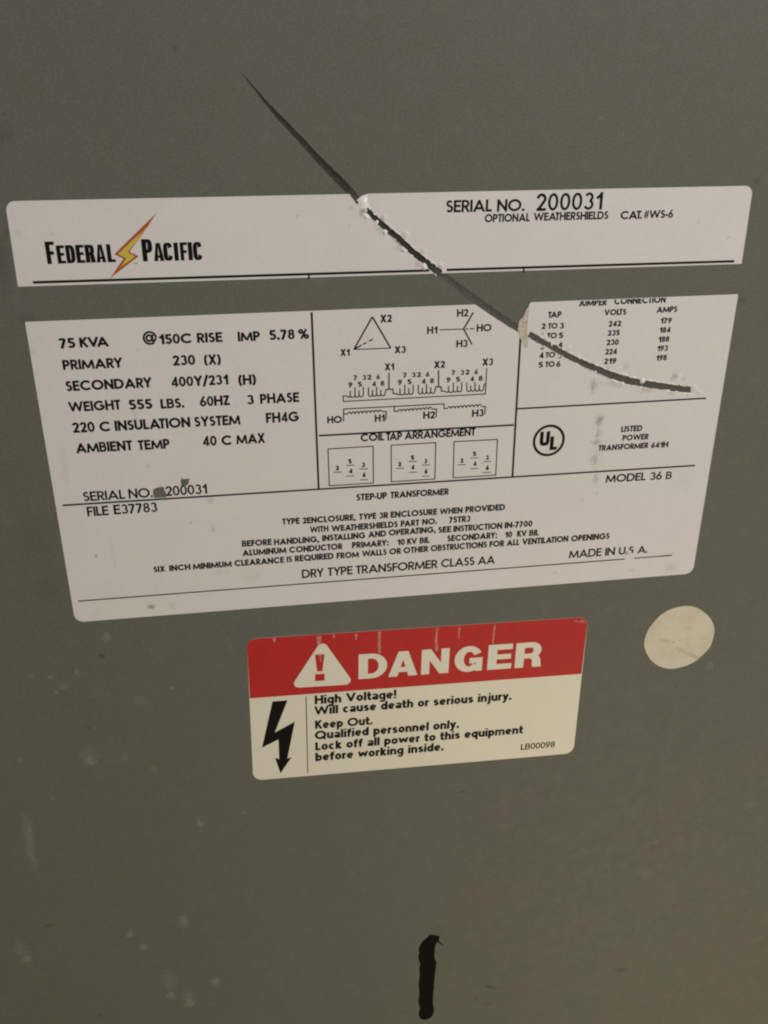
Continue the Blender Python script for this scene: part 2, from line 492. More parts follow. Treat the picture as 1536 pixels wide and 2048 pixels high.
def glyph(ch, w):
    """(strokes, width) of a capital one unit high, drawn with a pen w wide"""
    w *= PEN.get(ch, 1)
    h = w / 2
    t = 1 - h
    st = []
    add = lambda p, c=False: st.append((p, c))
    W = 0.6
    if ch == 'A':
        W = .96; add([(h * .8, 0), (W / 2, t), (W - h * .8, 0)]); add([(.22 * W, .29), (.78 * W, .29)])
    elif ch == 'B':
        W = .66; add([(.38, t)] + [(h, t), (h, h), (.36, h)] ); add([(h, .53), (.38, .53)])
        add(E_(.36, (t + .53) / 2, W - .05 - h - .36, (t - .53) / 2, 90, -90)); add(E_(.36, (.53 + h) / 2, W - h - .36, (.53 - h) / 2, 90, -90))
    elif ch == 'C':
        W = .93; add(E_(.53, .5, .53 - h, .5 - h, 42, 318, 20))
    elif ch == 'D':
        W = .86; add([(.36, t), (h, t), (h, h), (.36, h)]); add(E_(.36, .5, W - h - .36, t - .5, 90, -90, 14))
    elif ch == 'E':
        W = .58; add([(W, t), (h, t), (h, h), (W, h)]); add([(h, .52), (W - .04, .52)])
    elif ch == 'F':
        W = .54; add([(W, t), (h, t), (h, 0)]); add([(h, .5), (W - .05, .5)])
    elif ch == 'G':
        W = 1.0; add(E_(.52, .5, .52 - h, .5 - h, 40, 352, 20)); add([(.55, .48), (W - h * .6, .48)])
    elif ch == 'H':
        W = .78; add([(h, 0), (h, 1)]); add([(W - h, 0), (W - h, 1)]); add([(h, .52), (W - h, .52)])
    elif ch == 'I':
        W = w; add([(h, 0), (h, 1)])
    elif ch == 'J':
        W = .5; add([(W - h, 1), (W - h, .26)] + E_(W / 2, .26, W / 2 - h, .26 - h, 0, -170)[1:])
    elif ch == 'K':
        W = .7; add([(h, 0), (h, 1)]); add([(W - h, 1), (h, .42)]); add([(.26, .58), (W - h * .7, 0)])
    elif ch == 'L':
        W = .5; add([(h, 1), (h, h), (W, h)])
    elif ch == 'M':
        W = 1.06; add([(h * .8, 0), (.16, t)]); add([(.15, t), (W / 2, h)]); add([(W / 2, h), (W - .15, t)]); add([(W - .16, t), (W - h * .8, 0)])
    elif ch == 'N':
        W = .8; add([(h, 0), (h, 1)]); add([(W - h, 0), (W - h, 1)]); add([(h, t), (W - h, h)])
    elif ch == 'O' or ch == 'Q':
        W = 1.06; add(E_(W / 2, .5, W / 2 - h, .5 - h, 0, 360, 24)[:-1], True)
        if ch == 'Q': add([(.6, .3), (1.0, 0)])
    elif ch == 'P':
        W = .62; add([(.34, t), (h, t), (h, 0)]); add([(h, .45), (.34, .45)]); add(E_(.34, (t + .45) / 2, W - h - .34, (t - .45) / 2, 90, -90))
    elif ch == 'R':
        W = .64; add([(.34, t), (h, t), (h, 0)]); add([(h, .47), (.34, .47)]); add(E_(.34, (t + .47) / 2, W - .02 - h - .34, (t - .47) / 2, 90, -90)); add([(.3, .45), (W - h * .6, 0)])
    elif ch == 'S':
        W = .56; a, b = (t + .52) / 2, (h + .52) / 2
        add(E_(W / 2, a, W / 2 - h - .02, t - a, 25, 250, 10) + E_(W / 2, b, W / 2 - h, b - h, 70, -155, 10))
    elif ch == 'T':
        W = .56; add([(0, t), (W, t)]); add([(W / 2, t), (W / 2, 0)])
    elif ch == 'U':
        W = .74; r = W / 2 - h; add([(h, 1)] + E_(W / 2, r + h, r, r, 180, 360, 12) + [(W - h, 1)])
    elif ch == 'V':
        W = .88; add([(h * .8, 1), (W / 2, h), (W - h * .8, 1)])
    elif ch == 'W':
        W = 1.3; add([(h * .8, 1), (.35, h), (W / 2, t), (W - .35, h), (W - h * .8, 1)])
    elif ch == 'X':
        W = .76; add([(h, 0), (W - h, 1)]); add([(h, 1), (W - h, 0)])
    elif ch == 'Y':
        W = .76; add([(h * .8, 1), (W / 2, .45), (W - h * .8, 1)]); add([(W / 2, .48), (W / 2, 0)])
    elif ch == 'Z':
        W = .58; add([(.02, t), (W - h * 1.2, t), (h * 1.2, h), (W, h)])
    elif ch == '0':
        W = .6; add(E_(W / 2, .5, W / 2 - h, .5 - h, 0, 360, 22)[:-1], True)
    elif ch == '1':
        W = .25 + w; add([(W - h, 0), (W - h, 1)]); add([(W - h, t - .04), (.05 + h * .3, t - .27)])
    elif ch == '2':
        W = .58; add(E_(W / 2, .69, W / 2 - h, t - .69, 175, -35, 12) + [(h * 1.7, h)]); add([(h * .4, h), (W, h)])
    elif ch == '3':
        W = .58; a, b = (t + .53) / 2, (h + .53) / 2
        add(E_(W / 2, a, W / 2 - h - .03, t - a, 160, -75, 12)); add(E_(W / 2, b, W / 2 - h, b - h, 82, -160, 12))
    elif ch == '4':
        W = .64; add([(.46, 0), (.46, 1)]); add([(.46, t), (h * 1.2, .27)]); add([(.05, .25), (W, .25)])
    elif ch == '5':
        W = .58; add([(W - .06, t), (.17, t), (.12, .54)] ); add(E_(W * .47, .33, W * .53 - h, .33 - h, 138, -150, 14))
    elif ch in '69':
        W = .6; ry = .31 - h; c = E_(.3, .31, .3 - h, ry, 0, 360, 18)[:-1]; s = [(.43, 1), (.075 + h * .5, .45)]
        if ch == '9':
            c = [(W - x, 1 - y) for x, y in c]; s = [(W - x, 1 - y) for x, y in s]
        add(c, True); add(s)
    elif ch == '7':
        W = .56; add([(0, t), (W - h * .9, t)]); add([(W - h * 1.1, t), (.15, 0)])
    elif ch == '8':
        W = .56; a = .53
        add(E_(W / 2, (t + a) / 2, W / 2 - h - .03, (t - a) / 2, 0, 360, 16)[:-1], True); add(E_(W / 2, (h + a) / 2, W / 2 - h, (a - h) / 2, 0, 360, 16)[:-1], True)
    elif ch == '.':
        W = w * 1.05; add([(W / 2, 0), (W / 2, w * 1.1)])
    elif ch == ',':
        W = w * 1.1; add([(W * .6, w), (W * .3, -.14)])
    elif ch == ':':
        W = w * 1.05; add([(W / 2, 0), (W / 2, w * 1.1)]); add([(W / 2, .5), (W / 2, .5 + w * 1.1)])
    elif ch == '-':
        W = .3; add([(0, .36), (W, .36)])
    elif ch == '/':
        W = .42; add([(0.03, -.1), (W - .03, 1.05)])
    elif ch in '()':
        W = .25; p = E_(.55, .46, .55 - h, .68, 130, 230, 10)
        if ch == ')': p = [(W - x, y) for x, y in p]
        add(p)
    elif ch == '%':
        W = .8; add([(.2, 0), (.62, 1)]); add(E_(.18, .76, .18 - h * .6, .22 - h * .6, 0, 360, 14)[:-1], True); add(E_(W - .18, .24, .18 - h * .6, .22 - h * .6, 0, 360, 14)[:-1], True)
    elif ch == '#':
        W = .66; add([(.18, 0), (.3, 1)]); add([(.42, 0), (.54, 1)]); add([(.02, .34), (.6, .34)]); add([(.06, .66), (.64, .66)])
    elif ch in LOWER_CASE:
        X = .73; u = X - h; r = .29
        if ch in 'ocebdpqg':
            W = .62; cx = W / 2
        if ch == 'o': add(E_(.31, X / 2, .31 - h, X / 2 - h, 0, 360, 20)[:-1], True)
        elif ch == 'c': W = .58; add(E_(.31, X / 2, .31 - h, X / 2 - h, 48, 312, 18))
        elif ch == 'e': add([(h, .36), (W - h, .36)]); add(E_(.31, X / 2, .31 - h, X / 2 - h, 0, 318, 20))
        elif ch in 'dqg':
            add(E_(.30, X / 2, .30 - h, X / 2 - h, 0, 360, 20)[:-1], True)
            if ch == 'd': add([(W - h, 0), (W - h, 1)])
            elif ch == 'q': add([(W - h, X), (W - h, -.27)])
            else: add([(W - h, X), (W - h, -.02)] + E_(W / 2, -.04, W / 2 - h, .17, 0, -150, 10)[1:])
        elif ch in 'bp':
            add(E_(W - .30, X / 2, .30 - h, X / 2 - h, 0, 360, 20)[:-1], True)
            add([(h, 0), (h, 1)] if ch == 'b' else [(h, X), (h, -.27)])
        elif ch == 'a':
            W = .58; add(E_(.29, X - .21, .29 - h, .21 - h, 165, 0, 10) + [(W - h, 0)]); add(E_(.26, .215, .26 - h, .215 - h, 80, 330, 14)); add([(.26, .43 - h), (W - h, .43 - h + .02)]); add([(.42, .09), (W - h, .2)])
        elif ch == 'f': W = .40; add([(.17, 0), (.17, .78)] + E_(.34, .78, .17, .22 - h, 180, 90, 6)[1:] + [(W, 1 - h)]); add([(0, u), (W - .02, u)])
        elif ch == 't': W = .40; add([(.17, .96), (.17, .2)] + E_(.33, .2, .16, .2 - h, 180, 270, 6)[1:] + [(W, h)]); add([(0, u), (W, u)])
        elif ch in 'hn': W = .60; add([(h, 0), (h, 1 if ch == 'h' else X)]); add([(h, .42)] + E_(W / 2, .44, W / 2 - h, u - .44, 165, 0, 10) + [(W - h, 0)])
        elif ch == 'm':
            W = .94; add([(h, 0), (h, X)])
            for x0 in (h, W / 2): add([(x0, .42)] + E_((x0 + x0 + W / 2 - h) / 2, .46, (W / 2 - h) / 2, u - .46, 165, 0, 8) + [(x0 + W / 2 - h, 0)])
        elif ch == 'u': W = .60; add([(W - h, X), (W - h, 0)]); add([(h, X), (h, .29)] + E_(W / 2, .29, W / 2 - h, .29 - h, 180, 345, 10)[1:])
        elif ch == 'r': W = .38; add([(h, 0), (h, X)]); add([(h, .40)] + E_(.36, .42, .36 - h, u - .42, 165, 88, 6))
        elif ch == 'i': W = w; add([(h, 0), (h, X)]); add([(h, .84), (h, 1)])
        elif ch == 'l': W = w; add([(h, 0), (h, 1)])
        elif ch == 'j': W = w + .08; add([(W - h, X), (W - h, -.1), (W - h - .05, -.2), (0, -.22)]); add([(W - h, .84), (W - h, 1)])
        elif ch == 'k': W = .58; add([(h, 0), (h, 1)]); add([(W - h, X), (h, .28)]); add([(.22, .44), (W - h * .7, 0)])
        elif ch == 's':
            W = .52; m = .375; add(E_(W / 2, (u + m) / 2, W / 2 - h - .01, (u - m) / 2, 20, 250, 10) + E_(W / 2, (h + m) / 2, W / 2 - h, (m - h) / 2, 70, -160, 10))
        elif ch == 'w': W = .92; add([(h * .8, X), (.25, h)]); add([(.25, h), (W / 2, u)]); add([(W / 2, u), (W - .25, h)]); add([(W - .25, h), (W - h * .8, X)])
        elif ch == 'v': W = .58; add([(h * .8, X), (W / 2, h), (W - h * .8, X)])
        elif ch == 'y': W = .58; add([(h * .8, X), (W / 2, .06)]); add([(W - h * .8, X), (.24, -.14), (.16, -.2), (.04, -.19)])
    elif ch == '!':
        W = w * 1.1; add([(W / 2, .28), (W / 2, 1)]); add([(W / 2, 0), (W / 2, .17)])
    elif ch == '@':
        W = 1.0; add(E_(.5, .5, .5 - h, .5 - h, 0, 310, 26)); add(E_(.45, .49, .19, .21, 0, 360, 16)[:-1], True); add([(.70, .74), (.66, .40), (.70, .27), (.80, .28), (W - h, .48)])
    return st, W


KERN = {'TA': .16, 'AT': .16, 'VA': .22, 'AV': .22, 'AY': .2, 'YA': .2, 'LT': .16, 'LV': .1, 'LY': .1, 'WA': .14, 'AW': .14, 'TO': .06, 'KV': .08, 'PA': .12, 'RY': .06, 'AX': .02, 'YP': .04, 'FO': .04, 'P-': .05, 'CA': .04, 'OV': .05, 'T.': .15}


def word(sheet, text, x0, y0, x1, cap, w, h, R, cutters=(), gap=None, ang=0.0, space=.46):
    """prints a word whose left end stands at photo pixel (x0, y0) and whose right end reaches x1; cap is its height"""
    ox, oy, s = R
    px, py, qx, cp = ox + x0 / s, oy + y0 / s, ox + x1 / s, cap / s
    p = at(px, py)
    q = at(qx, py)
    for _ in range(4):                                # right end on the same level of the panel
        e = proj((q.x, p.y + (q.x - p.x) * math.tan(ang)))
        q.x += (qx - e.x) * (at(qx, py).x - p.x) / max(1e-6, qx - px)
    ch = (at(px, py - cp).y - p.y)
    if gap is None:
        gap = .095 if w < .175 else .045
    items, x = [], 0.0
    for i, c in enumerate(text):
        if c == ' ':
            x += space; continue
        st, W = glyph(c, w)
        if i and text[i - 1] != ' ':
            x += gap + (.1 if text[i - 1] == '(' or c == ')' else 0) - KERN.get(text[i - 1] + c, 0)
        items.append((x, st, c)); x += W
    k = (q.x - p.x) / x
    ca, sa = math.cos(ang), math.sin(ang)
    for gx, st, pen in items:
        polys = []
        for pts, closed in st:
            for qd in ribbon([((gx + a) , b) for a, b in pts], w * PEN.get(pen, 1), closed):
                pl = [(p.x + a.x * k * ca - a.y * ch * sa, p.y + a.x * k * sa + a.y * ch * ca) for a in qd]
                for tr in (pl[:3], [pl[0], pl[2], pl[3]]):
                    if abs((tr[1][0] - tr[0][0]) * (tr[2][1] - tr[0][1]) - (tr[2][0] - tr[0][0]) * (tr[1][1] - tr[0][1])) > 1e-6:
                        polys.append(tr)
        try:
            v, f = fill(polys, cutters)
            f = [t for t in f if covered(v, t, polys)]
            if area_of(v, f) > 1.02 * sum(area_of(pl, [[0, 1, 2]]) for pl in polys):
                raise ValueError('flooded')
            sheet.tris(v, f, h)
        except ValueError:
            for pl in polys:                          # leave the triangles as they are, a hair apart
                sheet.tris(ccw(pl), [[0, 1, 2]], h)


def lines_sheet(words, w, h, R, cutters=()):
    sh = Sheet()
    for t, x0, y0, x1, cap in words:
        word(sh, t, x0, y0, x1, cap, w, h, R, cutters)
    return sh


# ------------------------------------------------------------------ the gouge line
GP = [(478.6, 140.5, .8), (508.8, 177, 4.2), (530, 203, 6.5), (553.8, 230, 9.5), (596.7, 275, 12), (635.8, 317.5, 13.5), (671, 353, 15.5), (702, 384, 15.5), (714, 400, 13.5),
      (732.4, 417, 9.5), (747.4, 433.3, 11.5), (772, 456.6, 12.8), (796.6, 476.7, 12.2), (821.3, 500.3, 13), (844.5, 519.5, 14), (867.7, 536.5, 14.5), (881.4, 547.3, 13.5),
      (897, 559, 14), (934.6, 587.6, 16.5), (964.5, 608.6, 16), (994.5, 629.5, 15), (1021.4, 647.5, 14), (1042, 660, 12.5), (1057.3, 668.3, 11.8), (1078, 680, 12.6), (1099, 690.5, 12.6),
      (1117, 701, 12.5), (1143, 715.6, 12.5), (1169, 727.5, 13), (1195, 738.6, 13.5), (1219, 748.8, 14.2), (1258, 761.3, 14.4), (1298.8, 768.6, 14.0), (1336, 774.5, 13.4), (1367.5, 778.2, 13.2), (1384, 780, 11)]


def gouge_edges(rows, grow=1.0, extra=0.0, amp=0.0, step=None, seed=3):
    """left and right edge of the gouge on the panel, resampled"""
    rnd = random.Random(seed)
    pts = []
    for i in range(len(rows) - 1):
        a, b = rows[i], rows[i + 1]
        n = 1 if not step else max(1, int(math.hypot(b[0] - a[0], b[1] - a[1]) / step))
        for j in range(n):
            t = j / n
            pts.append(tuple(a[k] + (b[k] - a[k]) * t for k in range(3)))
    pts.append(rows[-1])
    up, lo, mid = [], [], []
    for i, (x, y, wd) in enumerate(pts):
        a, b = pts[max(0, i - 1)], pts[min(len(pts) - 1, i + 1)]
        d = Vector((b[0] - a[0], b[1] - a[1])).normalized()
        n = Vector((d.y, -d.x))
        hw = wd / 2 * grow + extra
        j1, j2 = rnd.uniform(-amp, amp), rnd.uniform(-amp, amp) * .6
        up.append(at(*(Vector((x, y)) + n * max(.3, hw + j1))))
        lo.append(at(*(Vector((x, y)) - n * max(.3, hw + j2))))
        mid.append(at(x, y))
    return up, lo, mid


g_up, g_lo, g_mid = gouge_edges(GP, 1.0, 0.0, 0.75, 4.5)
GOUGE_HOLE = g_up + g_lo[::-1]


def slot_poly(i0, i1, seed, x_lo, x_hi):
    rows = [r for r in GP if x_lo <= r[0] <= x_hi]
    u, l, m = gouge_edges(rows, 1.0, 0.2, 1.25, 4, seed)
    return u + l[::-1]


# ------------------------------------------------------------------ the cabinet
def build_cabinet():
    x0, x1, z0, z1, dep = -330.0, 330.0, 120.0, 1240.0, 420.0
    sh = Sheet()
    r = 6.0
    v, f = fill([[(x0 + r, z0 + r), (x1 - r, z0 + r), (x1 - r, z1 - r), (x0 + r, z1 - r)]], [GOUGE_HOLE])
    sh.tris(v, f, 0.0)
    # folded sheet edges: a rounded corner, then the sides, top, bottom and back
    def rim(n=6):
        rings = []
        for j in range(n + 1):
            a = math.pi / 2 * j / n
            o, y = r * math.sin(a), r * (1 - math.cos(a))
            rings.append((o, y))
        rings.append((r, dep))
        return rings
    rings = rim()
    def ring_pts(o, y):
        return [(x0 + r - o, y, z0 + r - o), (x1 - r + o, y, z0 + r - o), (x1 - r + o, y, z1 - r + o), (x0 + r - o, y, z1 - r + o)]
    vs = [[sh.bm.verts.new((a / ZS, b / ZS, c / ZS)) for a, b, c in ring_pts(*q)] for q in rings]
    for a, b in zip(vs, vs[1:]):
        for i in range(4):
            sh.bm.faces.new([a[i], b[i], b[(i + 1) % 4], a[(i + 1) % 4]])
    sh.bm.faces.new(list(reversed(vs[-1])))
    bmesh.ops.recalc_face_normals(sh.bm, faces=[q for q in sh.bm.faces if len(q.verts) == 4])
    cab = sh.build('transformer_cabinet', M_PANEL)
    tag(cab, 'grey painted steel front of a transformer cabinet, scratched and dusty', 'electrical cabinet')
    # the groove
    g = Sheet()
    n = len(g_mid)
    rows = []
    rnd = random.Random(5)
    for i in range(n):
        wd = (g_up[i] - g_lo[i]).length
        row = []
        for t, dd in ((0, 0), (.18, .45), (.42, 1.0), (.62, .95), (.84, .4), (1, 0)):
            q = g_up[i].lerp(g_lo[i], t)
            dp = dd * min(.24, wd * .10) * rnd.uniform(.5, 1.3)
            row.append(g.bm.verts.new((q.x / ZS, dp / ZS, q.y / ZS)))
        rows.append(row)
    for a, b in zip(rows, rows[1:]):
        for j in range(5):
            g.bm.faces.new([a[j], a[j + 1], b[j + 1], b[j]])
    bmesh.ops.recalc_face_normals(g.bm, faces=g.bm.faces[:])
    if sum(q.normal.y for q in g.bm.faces) > 0:
        bmesh.ops.reverse_faces(g.bm, faces=g.bm.faces[:])
    o = g.build('gouge', M_GOUGE, cab, True)
    o['label'] = 'long dark gouge curving diagonally across the grey paint'
    # the black paint stroke near the bottom
    K = reg(780, 1820, 5.4857)
    pts = [(430, 270), (492, 276), (545, 290), (535, 330), (562, 362), (592, 398), (545, 368), (520, 350), (495, 400), (490, 470), (492, 540), (510, 572), (500, 660), (490, 730), (485, 800), (480, 870), (474, 935), (470, 1000),
           (476, 1050), (485, 1092), (465, 1160), (425, 1192), (380, 1205), (340, 1195), (320, 1170), (315, 1130), (328, 1080), (318, 1040), (312, 1000), (320, 940), (320, 880), (312, 812), (322, 760), (325, 700), (322, 640), (330, 592), (318, 560), (310, 515), (318, 460), (318, 410), (360, 340), (420, 290)]
    p = jag(smooth_loop([K(*q) for q in pts], 3), .11, .30, 4)
    o = Sheet().shape([p], 0.06, 0.06).build('paint_stroke', M_MARK, cab)
    o['label'] = 'short vertical stroke of black paint below the danger label'
    return cab


CAB = build_cabinet()

H_L = 0.22           # label thickness, mm
H_P = H_L + 0.035    # print on it


def burr(sheet, px, py, rx, ry, hh, ang, seed):
    """a little curled lip of torn vinyl standing off the label"""
    rnd = random.Random(seed)
    c = at(px, py)
    k = (at(px + 1, py) - c).length
    n, m = 12, 5
    rows = []
    ca, sa = math.cos(ang), math.sin(ang)
    wob = [rnd.uniform(.75, 1.2) for _ in range(n)]
    for j in range(m + 1):
        t = j / m
        ring = []
        for i in range(n):
            a = 2 * math.pi * i / n
            x, y = math.cos(a) * rx * k * (1 - t) * wob[i], math.sin(a) * ry * k * (1 - t) * wob[i]
            x += t * .25 * rx * k
            z = hh * math.sin(t * math.pi / 2) * rnd.uniform(.8, 1.15) if j else -0.02
            ring.append(sheet.bm.verts.new(((c.x + x * ca - y * sa) / ZS, -(H_L + z) / ZS, (c.y + x * sa + y * ca) / ZS)))
        rows.append(ring)
    for a, b in zip(rows, rows[1:]):
        for i in range(n):
            sheet.bm.faces.new([a[i], a[(i + 1) % n], b[(i + 1) % n], b[i]])
    sheet.bm.faces.new(rows[-1])


def flecks(parent, x_lo, x_hi, count, seed):
    """small torn crumbs of vinyl along both lips of the gouge"""
    rnd = random.Random(seed)
    rows = [r for r in GP if x_lo <= r[0] <= x_hi]
    for i in range(count):
        t = rnd.uniform(0, len(rows) - 1.001)
        a, b = rows[int(t)], rows[int(t) + 1]
        f = t - int(t)
        d = Vector((b[0] - a[0], b[1] - a[1])).normalized()
        side = rnd.choice((-1, 1, 1))
        off = (a[2] / 2 + rnd.uniform(-.6, 1.6)) * side
        x, y = a[0] + (b[0] - a[0]) * f + d.y * off, a[1] + (b[1] - a[1]) * f - d.x * off
        s = Sheet()
        burr(s, x, y, rnd.uniform(1.2, 3.4), rnd.uniform(.9, 2.0), rnd.uniform(.10, .32), rnd.uniform(-1.2, .2), seed * 50 + i)
        s.build('torn_crumb', rnd.choice((M_PAPER, M_PAPER, M_LABEL)), parent, True)


def torn_lips(parent, x_lo, x_hi, seed):
    """the thin raised rim of vinyl the gouge has pushed up on both sides"""
    rows = [r for r in GP if x_lo <= r[0] <= x_hi]
    rnd = random.Random(seed)
    for side in (0, 1):
        inner = gouge_edges(rows, 1.0, 0.1, .9, 2.2, seed + side)[side]
        outer = gouge_edges(rows, 1.0, 2.0, 1.3, 2.2, seed + 9 + side)[side]
        s = Sheet()
        prev = None
        hh = .1
        for a, b in zip(inner, outer):
            hh = max(.0, min(.42, hh + rnd.uniform(-.2, .2)))
            cur = [s.bm.verts.new((q.x / ZS, -(H_L + z) / ZS, q.y / ZS)) for q, z in ((a, hh * .5), (a.lerp(b, .4), hh), (b, -.015))]
            if prev:
                for i in (0, 1):
                    s.bm.faces.new([prev[i], prev[i + 1], cur[i + 1], cur[i]])
            prev = cur
        bmesh.ops.recalc_face_normals(s.bm, faces=s.bm.faces[:])
        if sum(f.normal.y for f in s.bm.faces) > 0:
            bmesh.ops.reverse_faces(s.bm, faces=s.bm.faces[:])
        s.build('torn_lip', M_PAPER, parent)


# ------------------------------------------------------------------ upper piece of the nameplate
SLOT_A = slot_poly(0, 0, 21, 730, 886)
top_l = [(10, 402.3), (1506, 371.2), (1482.8, 527.5), (36, 573.2)]
def build_upper():
    P = [at(*q) for q in top_l]
    poly = rounded(P, [3.6, 3.6, .35, .35])
    nick = [at(*q) for q in ((676, 355), (704, 396), (714, 409), (722, 401), (731, 392), (737, 380), (720, 355))]
    sh = Sheet()
    nick2 = jag(nick, .10, .5, 8)
    # top edge is cut where the gouge runs in; the slot starts behind the torn flap
    sh.shape([poly], H_L, H_L, [nick2, SLOT_A])
    o = sh.build('nameplate_label', M_LABEL)
    tag(o, 'white nameplate strip with lightning logo and serial number, torn off above the specification label', 'label')
    R3 = (860, 370, 2.2722)
    ws = [('SERIAL', 72, 125, 280, 56), ('NO.', 303, 121, 428, 56), ]
    lines_sheet(ws, 0.193, H_P, R3).build('lettering', M_INK, o)
    lines_sheet([('200031', 480, 118, 780, 80)], 0.170, H_P, R3).build('lettering', M_INK, o)
    lines_sheet([('OPTIONAL', 247, 170, 452, 38), ('WEATHERSHIELDS', 470, 163, 808, 37), ('CAT.', 863, 156, 962, 38), ('#WS-6', 968, 152, 1102, 37)], 0.215, H_P, R3).build('lettering', M_INK, o)
    # rule with two ticks
    s = Sheet()
    a, b = at(66, 564.6), at(1468, 522.3)
    k = (at(769, 545) - at(768, 545)).length
    quads = ribbon([a, b], 4.9 * k)
    for (p, q) in (((617.5, 548.5), (618, 557.5)), ((1047.5, 536), (1047.3, 544))):
        quads += ribbon([at(*p), at(*q)], 3.6 * k)
    s.shape(quads, H_P, 0, [SLOT_A, [at(*q) for q in ((858, 525), (893, 525), (893, 560), (858, 560))]])
    s.build('rule_line', M_INK, o)
    # logo
    L = reg(80, 410, 4.389)
    bo = Sheet().shape([[L(*q) for q in ((1027, 65), (884, 278), (790, 402), (795, 415), (868, 448), (640, 622), (622, 645), (628, 625), (733, 470), (652, 432))]], H_P).build('lightning_emblem', M_ORANGE, o)
    Sheet().shape([[L(*q) for q in ((968, 160), (865, 300), (777, 402), (779, 420), (836, 449), (672, 580), (754, 473), (752, 463), (684, 430))]], H_P + .03).build('emblem_core', M_BOLT, bo)
    logo_word(o)
    # torn flap bridging the gouge, burrs along the slot
    fl = Sheet()
    G = reg(690, 380, 7.314)
    pts = [G(*q) for q in ((270, 75), (330, 70), (318, 150), (330, 190), (385, 262), (330, 258), (300, 268), (262, 272), (215, 268), (185, 235), (192, 170), (170, 150), (215, 105))]
    pp = jag(smooth_loop(pts, 3), .05, .4, 3)
    v, f = fill([pp, [q + (Vector((sum(p.x for p in pp) / len(pp), sum(p.y for p in pp) / len(pp))) - q) * .35 for q in pp],
                 [q + (Vector((sum(p.x for p in pp) / len(pp), sum(p.y for p in pp) / len(pp))) - q) * .7 for q in pp]])
    cen = Vector((sum(p.x for p in pp) / len(pp), sum(p.y for p in pp) / len(pp)))
    fl.tris(v, f, H_L + .05, .0, lambda q: max(0, .75 - .28 * (Vector(q) - cen).length) )
    fl.build('torn_flap', M_PAPER, o, True)
    for i, (x, y, rx, ry, hh, an) in enumerate(((310, 385, 46, 34, .55, -.6), (578, 615, 32, 34, .6, -.7), (855, 872, 42, 28, .6, -.5), (1150, 1115, 46, 36, .6, -.6), (1095, 1062, 20, 16, .3, -.6), (458, 476, 20, 26, .25, -.7), (1270, 1055, 20, 16, .3, -.7))):
        s = Sheet(); burr(s, 690 + x / 7.314, 380 + y / 7.314, rx / 5.6, ry / 5.6, hh * 1.35, an, i)
        s.build('curled_burr', M_PAPER, o, True)
    for i, (x, y, rx, ry, hh, an) in enumerate(((562, 405, 46, 42, .42, .6), (885, 655, 62, 58, .42, .5), (1148, 895, 46, 46, .38, .6), (1395, 1095, 55, 40, .35, .2), (280, 300, 40, 26, .3, .2))):
        s = Sheet(); burr(s, 690 + x / 7.314, 380 + y / 7.314, rx / 6.2, ry / 6.2, hh * 1.5, an, 40 + i)
        s.build('curled_burr', M_LABEL, o, True)
    torn_lips(o, 738, 870, 3)
    flecks(o, 732, 882, 20, 4)
    return o


def ring(x0, y0, x1, y1, r, tx, ty, a0=0, a1=360, n=28):
    """bent bar between two rounded rectangles"""
    def pt(a, X0, Y0, X1, Y1, rr):
        cx, cy = math.cos(rad(a)), math.sin(rad(a))
        hx, hy = (X1 - X0) / 2, (Y1 - Y0) / 2
        e = 3.4
        k = (abs(cx) ** e + abs(cy) ** e) ** (-1 / e)
        return ((X0 + X1) / 2 + hx * cx * k, (Y0 + Y1) / 2 + hy * cy * k)
    q = []
    for i in range(n):
        a, b = a0 + (a1 - a0) * i / n, a0 + (a1 - a0) * (i + 1) / n
        q.append([pt(a, x0, y0, x1, y1, r), pt(b, x0, y0, x1, y1, r), pt(b, x0 + tx, y0 + ty, x1 - tx, y1 - ty, r), pt(a, x0 + tx, y0 + ty, x1 - tx, y1 - ty, r)])
    return q


def bx(x0, y0, x1, y1):
    return [(x0, y0), (x1, y0), (x1, y1), (x0, y1)]


def condensed(ch):
    """heavy condensed capital, one unit high: polygons and width"""
    s, b = .215, .16
    W = .46
    if ch == 'E': return [bx(0, 0, s, 1), bx(0, 0, W - .03, b), bx(0, .43, W - .07, .43 + b), bx(0, 1 - b, W - .03, 1)], W - .03
    if ch == 'F': return [bx(0, 0, s, 1), bx(0, .41, W - .08, .41 + b), bx(0, 1 - b, W - .03, 1)], W - .03
    if ch == 'L': return [bx(0, 0, s, 1), bx(0, 0, W - .05, b)], W - .05
    if ch == 'I': return [bx(0, 0, s, 1)], s
    if ch == 'D': return [bx(0, 0, s, 1), bx(0, 1 - b, W * .5, 1), bx(0, 0, W * .5, b)] + ring(-.1, 0, W + .02, 1, .1, s, b, -90, 90, 16), W + .02
    if ch == 'P': return [bx(0, 0, s, 1), bx(0, 1 - b, W * .5, 1), bx(0, .38, W * .5, .38 + b * .9)] + ring(-.1, .38, W, 1, .1, s * .95, b * .9, -90, 90, 16), W
    if ch == 'R': return [bx(0, 0, s, 1), bx(0, 1 - b, W * .5, 1), bx(0, .42, W * .5, .42 + b * .9)] + ring(-.1, .42, W, 1, .1, s * .95, b * .9, -90, 90, 16) + [[(W - s - .02, .5), (W - s + .0, 0), (W + .03, 0), (W - .02, .45)]], W + .03
    if ch == 'A': return [[(0, 0), (s * .92, 0), (.245, .80), (.145, 1)], [(.50, 0), (.50 - s * .92, 0), (.245, .80), (.355, 1)], bx(.145, .82, .355, 1), bx(.14, .18, .36, .32)], .50
    if ch == 'C': return ring(0, 0, W, 1, .1, s, b, 28, 332, 30), W


